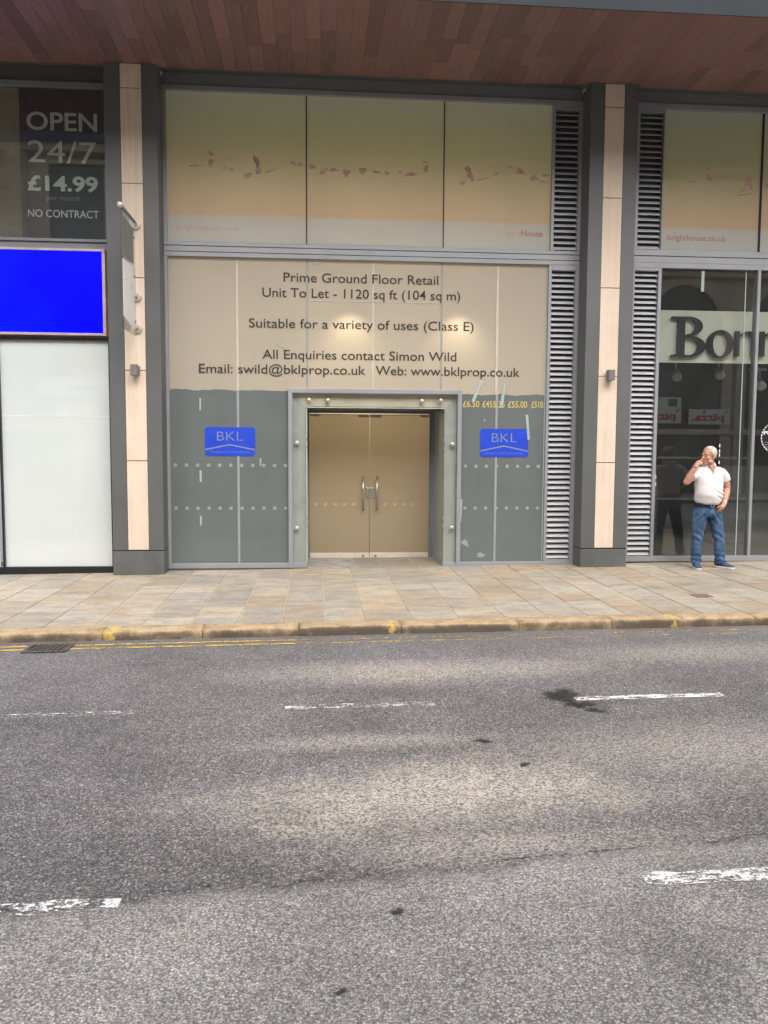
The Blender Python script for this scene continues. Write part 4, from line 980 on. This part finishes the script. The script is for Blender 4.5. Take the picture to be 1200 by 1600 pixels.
c_ = ramp(n_, l_, t_.outputs['Fac'], [(.3, (.026, .056, .122)), (.52, (.050, .105, .205)), (.75, (.11, .19, .31))]).outputs[0]
c_ = mixc(n_, l_, 1.0, c_, ramp(n_, l_, t2_.outputs['Fac'], [(.3, .8), (.7, 1.15)]).outputs[0], 'MULTIPLY')
l_.new(c_, p_.inputs['Base Color']); p_.inputs['Roughness'].default_value = .9; bumpn(n_, l_, p_, t_.outputs['Fac'], .3, .02)
link('jeans', jm, man).data.materials.append(m_jean)
m_belt = M('black_leather_belt', (.012, .011, .011), .45, .1)
g = MB(); n = 40; vs = []
for i in range(n):
    a = 2 * math.pi * i / n
    for r, z in ((0, .890), (.008, .891), (.008, .934), (0, .935)): vs.append(((.188 + r) * math.cos(a), -.006 + (.154 + r) * math.sin(a), z + .006 * abs(math.cos(a))))
g.add(vs, [(i * 4 + k, ((i + 1) % n) * 4 + k, ((i + 1) % n) * 4 + (k + 1) % 4, i * 4 + (k + 1) % 4) for i in range(n) for k in range(4)]); g.xform(T); bl = g.build('belt', m_belt, man, 0, True)
g = MB(); frame(g, -.030, .022, .886, .937, .008, -.176, -.166); g.xform(T); g.build('buckle', m_steel, bl)
# trainers
m_shoe = M('navy_trainer', (.045, .075, .13), .7, .2, 20, bump=.1, bscale=150); m_sole = M('white_sole', (.62, .60, .58), .7, .1); m_lace = M('dark_tongue', (.02, .022, .03), .8)
for ax, ay, ang in ((-.142, -.002, -100), (.222, .0, -50)):
    SM = T @ Matrix.Translation((ax, ay, gz(PX + ax) - gz(PX))) @ Matrix.Rotation(R(ang), 4, 'Z')
    g = MB(); g.loft([(-.075, 0, .050), (-.05, 0, .062), (.0, 0, .070), (.06, 0, .058), (.12, 0, .044), (.175, 0, .036), (.205, 0, .032)], [(.026, .030), (.037, .046), (.041, .050), (.044, .040), (.048, .028), (.042, .020), (.018, .010)], 16, up=(0, 1, 0))
    g.xform(SM); sh_ = g.build('shoe', m_shoe, man, 0, True)
    g = MB(); pts = [(x, w) for x, w in ((-.085, .012), (-.075, .032), (-.04, .041), (.02, .042), (.08, .049), (.14, .049), (.185, .036), (.208, .014))]
    lo = [(x, -w, .002) for x, w in pts] + [(x, w, .002) for x, w in reversed(pts)]; g.prism(lo, (0, 0, .026)); g.xform(SM); g.build('sole', m_sole, sh_, .004)
    g = MB(); g.loft([(.0, 0, .108), (.045, 0, .096), (.095, 0, .074)], [(.024, .012), (.022, .010), (.018, .008)], 10, up=(0, 1, 0)); g.xform(SM); g.build('laces', m_lace, sh_, 0, True)
# short white hair: a cap over crown, sides and nape
m_hair = M('short_white_hair', (.50, .455, .40), .85, .35, 40, bump=.6, bscale=180, bdist=.004, stretch=(1, 1, .3))
e = MB(); e.ell((-.015, 0, .036), (.1045, .0800, .0945), None, 40, 28); hv = e.v; keep = []
def hairline(x): return -.060 if x < -.060 else (-.060 + (x + .060) * 1.15 if x < .012 else .023 + (x - .012) * 2.1)
for fc in e.f:
    c = sum((Vector(hv[i]) for i in fc), Vector()) / len(fc)
    if c.z > hairline(c.x) + .012 * noise.noise(c * 45) and c.x < .070: keep.append(fc)
used = sorted({i for fc in keep for i in fc}); ix = {k: i for i, k in enumerate(used)}
g = MB(); V = []
for i in used:
    v = Vector(hv[i]); d = (v - Vector((-.016, 0, .037))).normalized(); V.append(v + d * (.005 * noise.noise(v * 55) + .003 * noise.noise(v * 140)))
g.add(V, [tuple(ix[i] for i in fc) for fc in keep]); g.xform(T @ HM); ho = g.build('hair', m_hair, man, 0, True)
so_ = ho.modifiers.new('thickness', 'SOLIDIFY'); so_.thickness = .012; so_.offset = -1
# eyes, brows, glasses, watch
for s in (-1, 1):
    g = MB(); g.ell((.0845, s * .030, .010), (.0095, .012, .0075)); g.xform(T @ HM); ey = g.build('eye', M('eye_white', (.55, .50, .47), .3), man, 0, True)
    g = MB(); g.ell((.092, s * .030 , .010), (.0035, .0052, .0052)); g.xform(T @ HM); g.build('iris', M('dark_iris', (.03, .03, .035), .2), ey, 0, True)
    g = MB(); g.loft([(.092, s * .014, .030), (.094, s * .030, .035), (.082, s * .048, .030)], [.0035, .0045, .003], 8); g.xform(T @ HM); g.build('eyebrow', M('grey_brow', (.34, .27, .22), .8), man, 0, True)
m_spec = M('dark_wire', (.06, .045, .04), .35, .1, metal=.4); g = MB()
for s in (-1, 1):
    c = Vector((.103, s * .032, .006)); pts = [c + Vector((-.006 * abs(math.cos(R(a))) * (1 if s * math.cos(R(a)) > 0 else .0), .025 * math.cos(R(a)), .018 * math.sin(R(a)))) for a in range(0, 361, 20)]
    g.loft(pts, [.0018] * len(pts), 6); g.loft([(.098, s * .057, .012), (.06, s * .074, .012), (-.002, s * .085, .010)], [.0022] * 3, 6)
g.loft([(.104, -.008, .010), (.107, 0, .013), (.104, .008, .010)], [.0018] * 3, 6)
g.xform(T @ HM); g.build('glasses', m_spec, man, 0, True)
d = (wr2 - el2).normalized(); c = wr2 - d * .012
g = MB(); g.loft([c - d * .009, c + d * .009], [(.034, .040), (.034, .040)], 20); g.xform(T); g.build('watch', M('pale_watch', (.60, .60, .58), .35, .1, metal=.4), man, .002, True)
